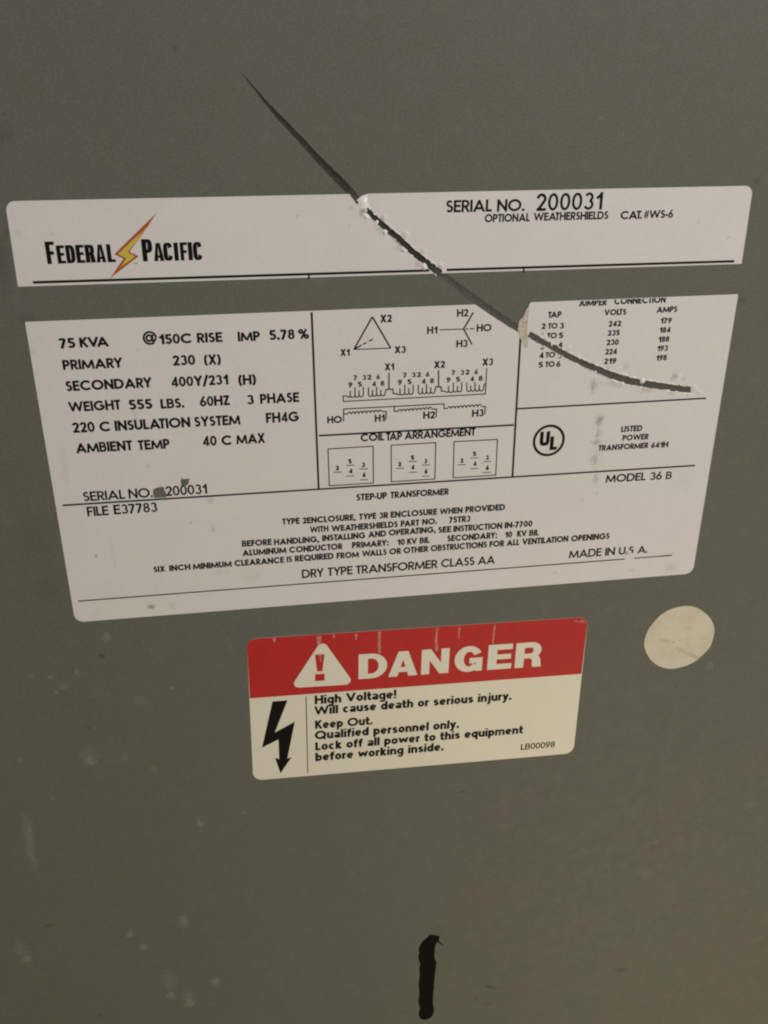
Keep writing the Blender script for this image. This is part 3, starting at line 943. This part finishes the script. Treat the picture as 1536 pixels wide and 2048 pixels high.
def logo_word(parent):
    ox, oy, sc = 80, 410, 4.389
    for txt, items in (('FEDERAL', ((68, 518, 147, 198), (160, 514, 232, 160), (240, 511, 320, 160), (328, 509, 402, 160), (408, 506, 494, 158), (500, 504, 585, 158), (597, 502, 668, 158))),
                       ('PACIFIC', ((906, 495, 998, 196), (1004, 493, 1094, 160), (1090, 490, 1172, 160), (1184, 489, 1222, 160), (1238, 487, 1302, 160), (1307, 485, 1345, 160), (1350, 484, 1430, 160)))):
        s = Sheet()
        for ch, (x0, y0, x1, cap) in zip(txt, items):
            polys, W = condensed(ch)
            # x0 / x1 are the extents at the letter's foot
            p, q = at(ox + x0 / sc, oy + y0 / sc), at(ox + x1 / sc, oy + (y0 - (x1 - x0) * .03) / sc)
            hh = at(ox + x0 / sc, oy + (y0 - cap) / sc).y - p.y
            lean = {'FEDERAL': 18, 'PACIFIC': 12}[txt] / sc * (q.x - p.x) / ((x1 - x0) / sc) * 0
            k = (q.x - p.x) / W
            s.shape([[(p.x + a * k, p.y + b * hh) for a, b in pl] for pl in polys], H_P)
        s.build('lettering', M_INK, parent)
    s = Sheet()
    word(s, 'TM', 826, 516, 858, 11, .2, H_P, (ox, oy, sc))
    s.build('lettering', M_INK, parent)


UPPER = build_upper()

# ------------------------------------------------------------------ lower piece of the nameplate
SLOT_B = slot_poly(0, 0, 33, 1056, 1386)


def build_lower():
    P = [at(*q) for q in ((50, 643.7), (1476, 588.2), (1385, 1146.7), (150.5, 1244.2))]
    poly = rounded(P, [.3, .3, 4.2, 4.2])
    # the corner torn out above the gouge
    u, l, m = gouge_edges([r for r in GP if 930 < r[0] < 1045], 1.0, .3, .5, 6, 9)
    corner = [at(930, 560), at(1066, 560), at(1061, 606), at(1058, 609), at(1054.5, 640), at(1054, 664)] + [q for q in l[::-1]]
    hole1 = jag([at(280 + x / 8.533, 920 + y / 8.533) for x, y in ((220, 500), (270, 475), (350, 455), (400, 450), (412, 480), (420, 520), (440, 540), (450, 600), (440, 640), (240, 645), (222, 580))], .06, .4, 2)
    hole2 = jag([at(280 + x / 8.533, 920 + y / 8.533) for x, y in ((690, 345), (725, 300), (742, 325), (855, 312), (830, 360), (835, 395), (805, 420), (795, 440), (745, 428), (700, 435), (695, 390))], .05, .4, 2)
    sh = Sheet()
    sh.shape([poly], H_L, H_L, [corner, SLOT_B, hole1, hole2])
    o = sh.build('nameplate_label', M_LABEL)
    tag(o, 'large white specification label with wiring diagrams and ratings, above the red danger label', 'label')
    k = (at(769, 800) - at(768, 800)).length

    # --- ratings at the left
    R4 = (40, 600, 2.56)
    for ws in ([('75', 205, 248, 287, 53), ('KVA', 308, 243, 457, 52)],
               [('@', 632, 231, 706, 72), ('150C', 712, 227, 882, 52), ('RISE', 908, 219, 1038, 51)],
               [('IMP', 1116, 212, 1230, 50), ('5.78', 1277, 205, 1407, 52), ('%', 1427, 199, 1478, 50)],
               [('PRIMARY', 222, 358, 528, 52)], [('230', 783, 336, 899, 53), ('(X)', 944, 332, 1030, 52)],
               [('SECONDARY', 238, 467, 678, 53)], [('400Y/231', 775, 445, 1068, 52), ('(H)', 1119, 435, 1210, 52)],
               [('WEIGHT', 253, 573, 518, 52), ('555', 560, 562, 680, 52), ('LBS.', 722, 556, 843, 50)], [('60HZ', 922, 545, 1075, 52)], [('3', 1162, 535, 1199, 50), ('PHASE', 1230, 531, 1430, 51)],
               [('220', 272, 680, 386, 54), ('C', 410, 674, 467, 52), ('INSULATION', 488, 670, 874, 53), ('SYSTEM', 895, 649, 1129, 52)], [('FH4G', 1260, 629, 1429, 52)],
               [('AMBIENT', 290, 784, 578, 52), ('TEMP', 607, 768, 769, 51)], [('40', 936, 748, 1009, 52), ('C', 1033, 744, 1087, 51), ('MAX', 1110, 738, 1256, 51)]):
        lines_sheet(ws, 0.226, H_P, R4).build('lettering', M_INK, o)
    R7 = (100, 940, 2.56)
    lines_sheet([('SERIAL', 173, 160, 386, 49), ('NO.', 405, 146, 528, 50), ('200031', 594, 133, 806, 51)], .185, H_P, R7, [hole1]).build('lettering', M_INK, o)
    lines_sheet([('FILE', 193, 237, 303, 50), ('E37783', 329, 227, 552, 50)], 0.193, H_P, R7).build('lettering', M_INK, o)

    # --- rules
    def rule(a, b, wd, cut=()):
        Sheet().shape(ribbon([at(*a), at(*b)], wd * 1.12 * k), H_P, 0, cut).build('rule_line', M_INK, o)
    rule((623.2, 624.2), (637.2, 976.5), 3.6)
    rule((1040.6, 676), (1024.6, 952.5), 3.7)
    rule((637.6, 871.0), (1027.6, 849.6), 3.4)
    rule((1034.6, 817.2), (1411.8, 796.1), 3.1)
    rule((125.4, 1010.3), (1389.6, 930.6), 3.3)
    rule((156.6, 1201.7), (1249.5, 1117.6), 2.4)
    rule((1268, 1116.0), (1343, 1110.2), 2.2)

    # --- vector diagrams
    R5 = (620, 600, 3.657)
    Z5 = reg(*R5)
    d = Sheet()
    q = []
    for a, b, wd in (((455, 122), (320, 362), 2.6), ((455, 122), (590, 352), 2.6), ((320, 361), (590, 351), 1.7), ((326, 357), (378, 329), 2.4), ((386, 324), (413, 310), 2.2), ((430, 299), (458, 287), 2.2)):
        q += ribbon([Z5(*a), Z5(*b)], wd * 1.2 * k)
    d.shape(q, H_P)
    d = d.build('delta_diagram', M_INK, o)
    lines_sheet([('X2', 513, 164, 598, 56), ('X1', 222, 409, 291, 51), ('X3', 617, 389, 701, 51)], 0.234, H_P, R5).build('lettering', M_INK, d)
    d = Sheet()
    q = []
    for a, b, wd in (((948, 217), (1122, 212), 1.7), ((1121, 214), (1193, 90), 2.6), ((1121, 208), (1184, 325), 2.4), ((1138, 212), (1156, 211), 2), ((1168, 210), (1200, 209), 2)):
        q += ribbon([Z5(*a), Z5(*b)], wd * 1.2 * k)
    d.shape(q, H_P)
    d = d.build('star_diagram', M_INK, o)
    lines_sheet([('H2', 1073, 123, 1156, 56), ('H1', 855, 248, 931, 54), ('HO', 1217, 231, 1326, 54), ('H3', 1068, 346, 1151, 54)], 0.216, H_P, R5).build('lettering', M_INK, d)

    # --- winding diagram
    RK = (660, 720, 4.518)
    ZK = reg(*RK)
    strokes = []
    S_ = lambda pts, wd=1.9: strokes.append((pts, wd * 1.25))
    def U_(xl, yl, xr, yr, yb):
        S_([(xl, yl), (xl, yb - 14), (xl + 8, yb - 2), ((xl + xr) / 2, yb + 1), (xr - 8, yb - 2), (xr, yb - 14), (xr, yr)])
    for (a, b, base, dy) in (((182, 275), None, 336, 0), ((632, 253), None, 313, 0), ((1070, 233), None, 291, 0)):
        x, y = a
        U_(x, y, x + 43, y - 32, base - 0)
        U_(x + 43, y - 32, x + 80, y - 2, base - 3)
        U_(x + 80, y - 2, x + 118, y - 32, base - 5)
        x2 = x + 165
        U_(x2, y - 32, x2 + 36, y - 5, base - 9)
        U_(x2 + 36, y - 5, x2 + 74, y - 36, base - 11)
        U_(x2 + 74, y - 36, x2 + 112, y - 10, base - 13)
        S_([(x2 + 112, base - 30), (x2 + 120, base - 16), (x2 + 135, base - 13), (x2 + 148, base - 24), (x2 + 158, base - 72)])
        S_([(x - 28, base - 8), (x - 16, base), (x, base - 5), (x, base - 14)])
    S_([(120, 374), (119, 324), (150, 322), (156, 331)], 1.8)
    S_([(505, 266), (568, 262), (570, 300), (604, 303)], 2.0)
    S_([(532, 113), (532, 262)], 2.2)
    S_([(950, 242), (1003, 240), (1005, 278), (1042, 283)], 2.0)
    S_([(980, 90), (980, 240)], 2.2)
    S_([(1388, 217), (1409, 213)], 1.8)
    S_([(1415, 70), (1402, 306), (118, 373)], 1.7)
    S_([(122, 556), (123, 441), (1030, 395), (1029, 437), (1062, 435)], 1.8)
    S_([(580, 418), (580, 463), (615, 461)], 1.9)
    S_([(122, 488), (160, 485)], 1.9)
    for xa, ya, xb, yb, e in ((158, 484, 468, 462, [(470, 466), (508, 464), (503, 540)]), (613, 460, 922, 438, [(926, 442), (961, 441), (957, 516)]), (1060, 434, 1368, 412, [(1372, 420), (1402, 419), (1397, 491)])):
        pts = []
        for i in range(73):
            t = i / 72
            pts.append((xa + (xb - xa) * t, ya + (yb - ya) * t - 17 * abs(math.sin(t * 9 * math.pi)) ** .8 + 4))
        S_(pts, 1.9)
        S_(e, 1.9)
    d = Sheet()
    for pts, wd in strokes:
        d.shape(ribbon([ZK(*p) for p in pts], wd * k), H_P)
    d = d.build('winding_diagram', M_INK, o)
    sx = [('9', 165, 248, 203, 48), ('7', 212, 181, 247, 45), ('5', 250, 242, 290, 46), ('3', 290, 179, 326, 45), ('2', 335, 177, 374, 45), ('4', 379, 237, 416, 45), ('6', 417, 174, 451, 45), ('8', 455, 233, 492, 46)]
    num = []
    for dx, dy in ((0, 0), (447, -23), (888, -45)):
        num += [(c, x0 + dx - (3 if dx > 800 else 0), y0 + dy, x1 + dx - (3 if dx > 800 else 0), cp) for c, x0, y0, x1, cp in sx]
    lines_sheet(num, 0.24, H_P, RK).build('lettering', M_INK, d)
    lines_sheet([('X1', 546, 514, 615, 51), ('X2', 905, 498, 986, 51), ('X3', 1258, 479, 1338, 51)], 0.234, H_P, R5).build('lettering', M_INK, d)
    lines_sheet([('HO', 126, 903, 234, 53), ('H1', 473, 891, 546, 53), ('H2', 826, 869, 913, 53), ('H3', 1183, 854, 1268, 53)], 0.222, H_P, R5).build('lettering', M_INK, d)

    # --- coil tap arrangement
    lines_sheet([('COIL', 370, 1035, 543, 57), ('TAP', 556, 1027, 673, 57), ('ARRANGEMENT', 692, 1019, 1208, 57)], 0.216, H_P + .012, R5).build('lettering', M_INK, o)
    RT = (640, 880, 4.151)
    ZT = reg(*RT)
    for box, nums, ul in ((((66, 73), (440, 50), (443, 355), (77, 378)), (('2', 130, 251, 158, 38), ('5', 235, 195, 263, 38), ('3', 345, 225, 374, 38), ('4', 240, 276, 269, 38), ('6', 352, 307, 380, 38)),
                           ((112, 266, 182, 264), (217, 209, 285, 207), (328, 239, 398, 237), (217, 299, 285, 296), (330, 329, 398, 327))),
                          (((590, 42), (960, 20), (953, 322), (592, 345)), (('2', 647, 219, 674, 38), ('5', 753, 164, 781, 38), ('3', 862, 193, 889, 38), ('4', 755, 244, 783, 38), ('6', 866, 278, 893, 38)),
                           ((630, 235, 697, 232), (735, 177, 803, 175), (846, 207, 912, 205), (735, 267, 803, 265), (846, 299, 910, 297))),
                          (((1112, 12), (1472, -6), (1458, 290), (1105, 312)), (('2', 1163, 189, 1189, 38), ('5', 1268, 133, 1295, 38), ('3', 1373, 164, 1400, 38), ('4', 1270, 214, 1296, 38), ('6', 1375, 249, 1401, 38)),
                           ((1143, 204, 1212, 202), (1248, 148, 1312, 146), (1355, 178, 1422, 176), (1247, 237, 1310, 235), (1350, 269, 1418, 266)))):
        b = Sheet()
        b.shape(ribbon([ZT(*p) for p in box], 2.2 * k, True), H_P)
        b = b.build('tap_box', M_INK, o)
        s = lines_sheet(nums, .30, H_P, RT)
        for x0, y0, x1, y1 in ul:
            s.shape(ribbon([ZT(x0, y0), ZT(x1, y1)], 1.7 * k), H_P)
        s.build('lettering', M_INK, b)

    # --- jumper table; its heading is cut by the torn edge, one column by the gouge
    RJ = (1060, 590, 4.518)
    above = [at(1000, 520), at(1500, 520), at(1500, 588.1), at(1476, 588.5), at(1060, 606.2)]
    lines_sheet([('JUMPER', 435, 102, 690, 62), ('CONNECTION', 757, 86, 1222, 62)], 0.24, H_P, RJ, [above]).build('lettering', M_INK, o)
    lines_sheet([('TAP', 160, 205, 281, 55)], 0.24, H_P, RJ).build('lettering', M_INK, o)
    lines_sheet([('VOLTS', 667, 185, 866, 55)], 0.24, H_P, RJ).build('lettering', M_INK, o)
    lines_sheet([('AMPS', 1140, 160, 1326, 55)], 0.24, H_P, RJ).build('lettering', M_INK, o)
    J = reg(*RJ)
    chips = [SLOT_B, jag([J(*p) for p in ((92, 362), (110, 352), (148, 372), (172, 400), (205, 440), (190, 460), (90, 420))], .05, .4, 5),
             jag([J(*p) for p in ((120, 430), (200, 440), (203, 500), (120, 480))], .05, .4, 6), jag([J(*p) for p in ((218, 480), (300, 480), (300, 545), (262, 566), (235, 562))], .05, .4, 7)]
    for ws in ([('2', 100, 308, 138, 53), ('TO', 160, 305, 246, 52), ('3', 262, 303, 304, 52)], [('2', 97, 395, 135, 52), ('TO', 150, 393, 240, 52), ('5', 256, 390, 298, 52)],
               [('3', 88, 492, 128, 52), ('TO', 145, 484, 228, 52), ('4', 243, 478, 292, 52)], [('4', 79, 571, 122, 53), ('TO', 137, 567, 224, 52), ('5', 240, 572, 286, 52)],
               [('5', 73, 656, 115, 52), ('TO', 135, 652, 221, 52), ('6', 233, 649, 273, 52)]):
        lines_sheet(ws, 0.24, H_P, RJ, chips).build('lettering', M_INK, o)
    for ws in (('242', 705, 286, 820, 52), ('235', 697, 369, 808, 52), ('230', 687, 454, 798, 52), ('224', 675, 538, 782, 52), ('219', 664, 624, 776, 52),
               ('179', 1172, 258, 1276, 52), ('184', 1163, 342, 1266, 52), ('188', 1153, 426, 1254, 52), ('193', 1143, 508, 1241, 52), ('198', 1133, 594, 1231, 52)):
        lines_sheet([ws], 0.245, H_P, RJ).build('lettering', M_INK, o)

    # --- certification mark
    RU = (1030, 820, 4.518)
    c = at(1030 + 304 / 4.518, 820 + 274 / 4.518)
    ra = (at(1030 + 449 / 4.518, 820 + 266 / 4.518).x - at(1030 + 159 / 4.518, 820 + 282 / 4.518).x) / 2
    rz = (at(1097, 820 + 131 / 4.518).y - at(1097, 820 + 417 / 4.518).y) / 2
    t = 5.6 * k
    s = Sheet()
    s.shape(ribbon([(c.x + (ra - t / 2) * math.cos(a * math.pi / 24), c.y + (rz - t / 2) * math.sin(a * math.pi / 24)) for a in range(48)], t, True), H_P)
    s = s.build('certification_mark', M_INK, o)
    ZU = reg(*RU)
    l = Sheet()
    l.shape([[ZU(*p) for p in ((228, 197), (262, 193), (254, 276), (257, 290), (268, 291), (277, 284), (286, 192), (320, 190), (308, 290), (298, 312), (270, 322), (240, 322), (224, 310), (220, 288))]], H_P)
    l.shape([[ZU(*p) for p in ((320, 238), (354, 235), (345, 331), (381, 329), (370, 358), (309, 361))]], H_P)
    l.build('lettering', M_INK, s)
    for ws in (('LISTED', 955, 199, 1147, 54), ('POWER', 967, 277, 1202, 52)):
        lines_sheet([ws], 0.24, H_P, RU).build('lettering', M_INK, o)
    lines_sheet([('TRANSFORMER', 750, 369, 1200, 52), ('641H', 1226, 343, 1380, 52)], 0.24, H_P, RU).build('lettering', M_INK, o)
    lines_sheet([('MODEL', 816, 656, 1176, 72), ('36', 1212, 633, 1323, 71), ('B', 1358, 624, 1411, 68)], 0.193, H_P, RU).build('lettering', M_INK, o)

    # --- the small print
    B1, B2, B3, R0 = (300, 990, 3.84), (680, 960, 3.84), (1000, 930, 3.84), (0, 0, 1)
    W1 = .248
    def multi(rows, w):
        s = Sheet()
        for R, ws in rows:
            for t, x0, y0, x1, cp in ws:
                word(s, t, x0, y0, x1, cp, w, H_P, R)
        s.build('lettering', M_INK, o)
    multi([(B2, [('STEP-UP', 125, 158, 361, 52), ('TRANSFORMER', 386, 140, 834, 51)])], 0.240)
    multi([(B1, [('TYPE', 1017, 228, 1150, 48)]), (R0, [('2ENCLOSURE,', 605.2, 1047.2, 711.8, 12.6)]), (B2, [('TYPE', 147, 305, 278, 48), ('3R', 299, 295, 370, 47), ('ENCLOSURE', 388, 289, 745, 48), ('WHEN', 765, 264, 940, 47), ('PROVIDED', 961, 250, 1266, 48)])], W1)
    multi([(B1, [('WITH', 1230, 289, 1371, 48)]), (R0, [('WEATHERSHIELDS', 663.3, 1063.0, 795.4, 12.6)]), (B2, [('PART', 465, 358, 608, 48), ('NO.', 630, 344, 745, 47), ('75TR3', 836, 330, 1000, 48)])], W1)
    multi([(B1, [('BEFORE', 707, 397, 936, 48), ('HANDLING,', 953, 384, 1300, 48)]), (R0, [('INSTALLING', 644.3, 1082.2, 730.8, 12.5)]), (B2, [('AND', 217, 441, 355, 48), ('OPERATING,', 373, 427, 735, 48), ('SEE', 753, 406, 853, 48), ('INSTRUCTION', 868, 398, 1244, 48), ('IN-7700', 1262, 370, 1475, 47)])], W1)
    multi([(B1, [('ALUMINUM', 712, 468, 1048, 48), ('CONDUCTOR', 1070, 444, 1478, 48)]), (B2, [('PRIMARY:', 92, 523, 373, 48), ('10', 437, 500, 497, 47), ('KV', 514, 494, 591, 46), ('BIL', 610, 487, 686, 47), ('SECONDARY:', 822, 472, 1206, 48), ('10', 1263, 442, 1321, 46), ('KV', 1357, 435, 1433, 46), ('BIL', 1450, 429, 1524, 46)])], W1)
    multi([(B1, [('SIX', 30, 592, 118, 44), ('INCH', 150, 584, 313, 46), ('MINIMUM', 332, 571, 629, 47), ('CLEARANCE', 650, 547, 1031, 48), ('IS', 1050, 516, 1092, 47), ('REQUIRED', 1113, 511, 1411, 48)]), (R0, [('FROM', 673.2, 1117.4, 717.8, 12.4)]),
           (B2, [('WALLS', 170, 588, 358, 47), ('OR', 377, 572, 468, 47), ('OTHER', 487, 563, 676, 47), ('OBSTRUCTIONS', 695, 548, 1127, 48), ('FOR', 1146, 515, 1259, 47), ('ALL', 1278, 505, 1376, 46)]), (R0, [('VENTILATION', 1043.8, 1089.6, 1135.9, 12.4)]), (B3, [('OPENINGS', 543, 587, 838, 47)])], W1)
    multi([(B1, [('DRY', 1167, 638, 1336, 66)]), (R0, [('TYPE', 655.5, 1151.8, 705.3, 17)]), (B2, [('TRANSFORMER', 122, 721, 747, 65), ('CLASS', 775, 671, 1031, 65), ('AA', 1058, 650, 1187, 64)])], 0.190)
    s = Sheet()
    for ws in (('MADE', 527, 716, 776, 62), ('IN', 803, 695, 879, 60), ('U.', 908, 688, 975, 58), ('S', 984, 682, 1023, 58), ('A.', 1052, 678, 1131, 56)):
        word(s, *ws, 0.185, H_P, B3, [jag([at(1000 + x / 3.84, 930 + y / 3.84) for x, y in ((968, 690), (985, 655), (1006, 668), (1030, 690))], .05, .4, 9)])
    s.build('lettering', M_INK, o)

    # --- torn paper beside the gouge
    Y = reg(1000, 590, 7.68)
    r = Sheet()
    pts = [Y(*p) for p in ((445, 165), (430, 235), (425, 300), (412, 350), (410, 430), (418, 520), (425, 600), (432, 690), (420, 790), (385, 815), (365, 770), (330, 700), (300, 650), (275, 575), (270, 500), (285, 420), (300, 370), (345, 345), (380, 280), (410, 200))]
    pp = jag(pts, .07, .35, 12)
    cen = Vector((sum(p.x for p in pp) / len(pp), sum(p.y for p in pp) / len(pp)))
    v, f = fill([pp, [q + (cen - q) * .4 for q in pp]])
    rr = random.Random(2)
    hz = {}
    def hf(q):
        key = (round(q[0], 4), round(q[1], 4))
        if key not in hz:
            hz[key] = rr.uniform(0, .10)
        return hz[key]
    r.tris(v, f, H_L + .06, .06, hf)
    r.build('torn_flap', M_RESIDUE, o)
    for i, (x, y, rx, ry, hh, an, mt) in enumerate(((1065, 805, 34, 22, .45, .1, 0), (700, 660, 60, 40, .35, -.7, 1), (740, 695, 26, 24, .35, -.6, 0), (790, 755, 18, 30, .3, .2, 0), (395, 360, 20, 20, .4, 0, 0), (680, 610, 40, 22, .25, -.6, 1))):
        s = Sheet(); burr(s, 1000 + x / 7.68, 590 + y / 7.68, rx / 7.68, ry / 7.68, hh, an, 60 + i)
        s.build('curled_burr', (M_PAPER, M_LABEL)[mt], o, True)
    for i, (x, y, rx, ry, hh, an, mt) in enumerate(((668, 520, 30, 26, .5, .1, 0), (1262, 690, 34, 16, .5, -.05, 0), (415, 555, 26, 16, .4, -.2, 0), (535, 590, 20, 12, .35, 0, 0), (320, 525, 34, 14, .3, -.3, 0),
                                                    (1100, 465, 60, 50, .35, .6, 1), (1330, 620, 40, 50, .4, .1, 1), (1400, 680, 36, 30, .35, .1, 1), (450, 440, 30, 12, .3, -.25, 0), (990, 645, 30, 12, .3, -.1, 0), (90, 320, 26, 12, .3, -.3, 0), (1110, 660, 22, 9, .3, -.1, 0))):
        s = Sheet(); burr(s, 1180 + x / 6.4, 680 + y / 6.4, rx / 5.4, ry / 5.4, hh * 1.35, an, 80 + i)
        s.build('curled_burr', (M_PAPER, M_LABEL)[mt], o, True)
    torn_lips(o, 1060, 1385, 14)
    flecks(o, 1057, 1385, 34, 6)
    return o


LOWER = build_lower()


# ------------------------------------------------------------------ danger label
def build_danger():
    tl, tr, br, bl = (493.2, 1277.6), (1176.2, 1233.2), (1146.4, 1506.0), (506.4, 1560.6)
    P = [at(*q) for q in (tl, tr, br, bl)]
    ang = math.atan2(P[1].y - P[0].y, P[1].x - P[0].x)
    k = (at(829, 1400) - at(828, 1400)).length
    base = Sheet().shape([rounded(P, 19 * k)], H_L, H_L).build('danger_label', M_CREAM)
    tag(base, 'red and cream high voltage danger label with black lightning arrow', 'warning label')
    a, b = at(499.9, 1396.2), at(1162.4, 1347.3)
    hd = rounded([P[0], P[1], b, a], [19 * k, 19 * k, 0, 0])
    tri = rounded([at(480 + x / 4.2667, 1220 + y / 4.2667) for x, y in ((702, 246), (428, 664), (977, 630))], 42 / 4.2667 * k)
    # letters of the heading
    def heavy(ch):
        s, bb = .36, .195
        if ch == 'D': return [bx(0, 0, s, 1), bx(0, 0, .55, bb), bx(0, 1 - bb, .55, 1)] + [[(.5 + (.60) * math.cos(t), .5 + .5 * math.sin(t)), (.5 + .60 * math.cos(u), .5 + .5 * math.sin(u)), (.5 + .27 * math.cos(u), .5 + .305 * math.sin(u)), (.5 + .27 * math.cos(t), .5 + .305 * math.sin(t))] for t, u in [(-math.pi / 2 + math.pi * i / 16, -math.pi / 2 + math.pi * (i + 1) / 16) for i in range(16)]], 1.10
        if ch == 'A': return [[(0, 0), (.37, 0), (.63, .76), (.40, 1)], [(1.2, 0), (.83, 0), (.57, .76), (.80, 1)], bx(.40, .80, .80, 1), [(.2, .17), (1.0, .17), (.93, .37), (.27, .37)], [(.40, 1), (.80, 1), (.66, .72), (.54, .72)]], 1.2
        if ch == 'N': return [bx(0, 0, .33, 1), bx(.79, 0, 1.12, 1), [(0, 1), (.37, 1), (1.12, 0), (.75, 0)]], 1.12
        if ch == 'E': return [bx(0, 0, s, 1), bx(0, 0, .96, .215), bx(0, .40, .92, .60), bx(0, .785, .96, 1)], .96
        if ch == 'R': return [bx(0, 0, s, 1), bx(0, .79, .65, 1), bx(0, .36, .65, .55)] + [[(.65 + .40 * math.cos(t), .68 + .32 * math.sin(t)), (.65 + .40 * math.cos(u), .68 + .32 * math.sin(u)), (.60 + .13 * math.cos(u), .675 + .12 * math.sin(u)), (.60 + .13 * math.cos(t), .675 + .12 * math.sin(t))] for t, u in [(-math.pi / 2 + math.pi * i / 14, -math.pi / 2 + math.pi * (i + 1) / 14) for i in range(14)]] + [[(.62, .54), (.60, .36), (.70, .30), (.70, .12), (.74, 0), (1.10, 0), (1.07, .10), (1.04, .30), (.97, .42), (.85, .50)]], 1.10
        if ch == 'G':
            o_ = lambda t: (.58 + .58 * math.cos(t), .5 + .52 * math.sin(t)); i_ = lambda t: (.60 + .22 * math.cos(t), .5 + .30 * math.sin(t))
            an = [math.radians(28 + (322 - 28) * i / 26) for i in range(27)]
            return [[o_(t), o_(u), i_(u), i_(t)] for t, u in zip(an, an[1:])] + [bx(.62, .32, 1.16, .54), bx(.90, 0, 1.16, .5), [(.80, .24), (.98, .32), (.98, .0), (.9, .02), (.74, .04)]], 1.16
    glyphs = []
    for ch, x0, x1, yb in (('D', 716.7, 773.5, 1357.8), ('A', 776.2, 834.3, 1353.4), ('N', 841.6, 896.5, 1348.8), ('G', 907.5, 963.2, 1344.2), ('E', 973.6, 1021.5, 1339.4), ('R', 1028.4, 1081.5, 1335.7)):
        polys, W = heavy(ch)
        p, q = at(x0, yb), at(x1, yb - (x1 - x0) * .0735)
        h2 = at(x0, yb - 49.3).y - p.y
        kk = (q.x - p.x) / W
        ca, sa = math.cos(ang), math.sin(ang)
        glyphs.append([[(p.x + u * kk * ca - v * h2 * sa, p.y + u * kk * sa + v * h2 * ca) for u, v in pl] for pl in polys])
    hp = Sheet().shape([hd], H_P).build('red_header', M_RED, base)
    Sheet().shape([tri], H_P + .03).build('warning_triangle', M_CREAM, hp)
    D1 = reg(480, 1220, 4.2667)
    s = Sheet().shape([[D1(*p) for p in ((639, 379), (721, 374), (703, 519), (657, 522))]], H_P + .06)
    s.shape([[D1(*p) for p in ((640, 545), (722, 540), (722, 600), (641, 604))]], H_P + .06).build('exclamation_mark', M_RED, hp)
    s = Sheet()
    for g in glyphs:
        s.shape(g, H_P + .03)
    s.build('lettering', M_CREAM, hp)
    # whitish streaks where the print has worn down from the top edge
    rnd = random.Random(9)
    for pts, w0, w1 in ((((672, 222), (676, 262), (668, 292)), 40, 26), (((1190, 180), (1186, 260), (1190, 368)), 24, 22), (((801, 206), (802, 240)), 18, 8), (((290, 236), (293, 270)), 26, 10), (((990, 202), (990, 254)), 18, 6), (((684, 372), (688, 440)), 22, 8)):
        ps = [D1(*p) for p in pts]
        n = len(ps)
        up, lo = [], []
        for i, p in enumerate(ps):
            wd = (w0 + (w1 - w0) * i / (n - 1)) / 4.2667 * k / 2
            up.append(p + Vector((wd, 0))); lo.append(p - Vector((wd, 0)))
        hh = H_P + (.075 if pts[0][1] > 300 else .015)
        Sheet().shape([jag(up + lo[::-1], .10, .5, rnd.randint(0, 99))], hh).build('worn_streak', M_STREAK, hp)
    D2 = reg(820, 1220, 4.0421)
    for pts, w0, w1 in ((((222, 142), (210, 250), (216, 330)), 16, 22), (((398, 142), (392, 232)), 16, 4), (((686, 116), (676, 200), (668, 272)), 12, 12), (((1330, 84), (1395, 100)), 30, 30), (((1380, 78), (1415, 100)), 20, 14)):
        ps = [D2(*p) for p in pts]
        n = len(ps)
        up, lo = [], []
        for i, p in enumerate(ps):
            wd = (w0 + (w1 - w0) * i / (n - 1)) / 4.0421 * k / 2
            up.append(p + Vector((wd, 0))); lo.append(p - Vector((wd, 0)))
        Sheet().shape([jag(up + lo[::-1], .10, .5, rnd.randint(0, 99))], H_P + .015).build('worn_streak', M_STREAK, hp)
    # lightning arrow, divider, text
    Sheet().shape([[D1(*p) for p in ((277, 778), (405, 768), (297, 1043), (468, 950), (404, 1264), (440, 1254), (345, 1391), (298, 1257), (334, 1270), (328, 1102), (188, 1172))]], H_P).build('lightning_arrow', M_INK, base)
    Sheet().shape(ribbon([D1(563, 735), D1(578, 1385)], 1.7 * k), H_P).build('divider_line', M_INK, base)
    ca, sa = math.cos(ang), math.sin(ang)
    for t, x0, yb, x1, cap, bold in (('High Voltage!', 629.3, 1408.2, 792.6, 17.6, .236), ('Will cause death or serious injury.', 629.0, 1429.4, 1022.6, 17.0, .236), ('Keep Out.', 630, 1457.6, 745, 17.0, .236),
                                     ('Qualified personnel only.', 629.6, 1478.6, 917.8, 17.0, .236), ('Lock off all power to this equipment', 630.6, 1500.6, 1045.2, 16.6, .236), ('before working inside.', 630.7, 1522.0, 887, 16.8, .236), ('LB00098', 1041, 1499.6, 1108.8, 12.0, .175)):
        s = Sheet()
        word(s, t, x0, yb, x1, cap, bold, H_P, (0, 0, 1), gap=.05, ang=ang, space=.42)
        s.build('lettering', M_INK, base)
    return base


DANGER = build_danger()


# ------------------------------------------------------------------ blank oval sticker
def build_sticker():
    Z = reg(1240, 1180, 5.189)
    pts = [Z(*p) for p in ((249, 540), (285, 425), (335, 350), (420, 260), (520, 201), (650, 168), (760, 172), (860, 220), (940, 300), (976, 395), (970, 480), (930, 590), (860, 670), (780, 736), (680, 785), (540, 815), (420, 795), (320, 725), (265, 630))]
    s = Sheet().shape([jag(smooth_loop(pts, 6), .03, .4, 3)], .2, .2)
    o = s.build('round_sticker', M_STICK)
    return tag(o, 'blank yellowed oval paper sticker to the right of the danger label', 'sticker')


build_sticker()
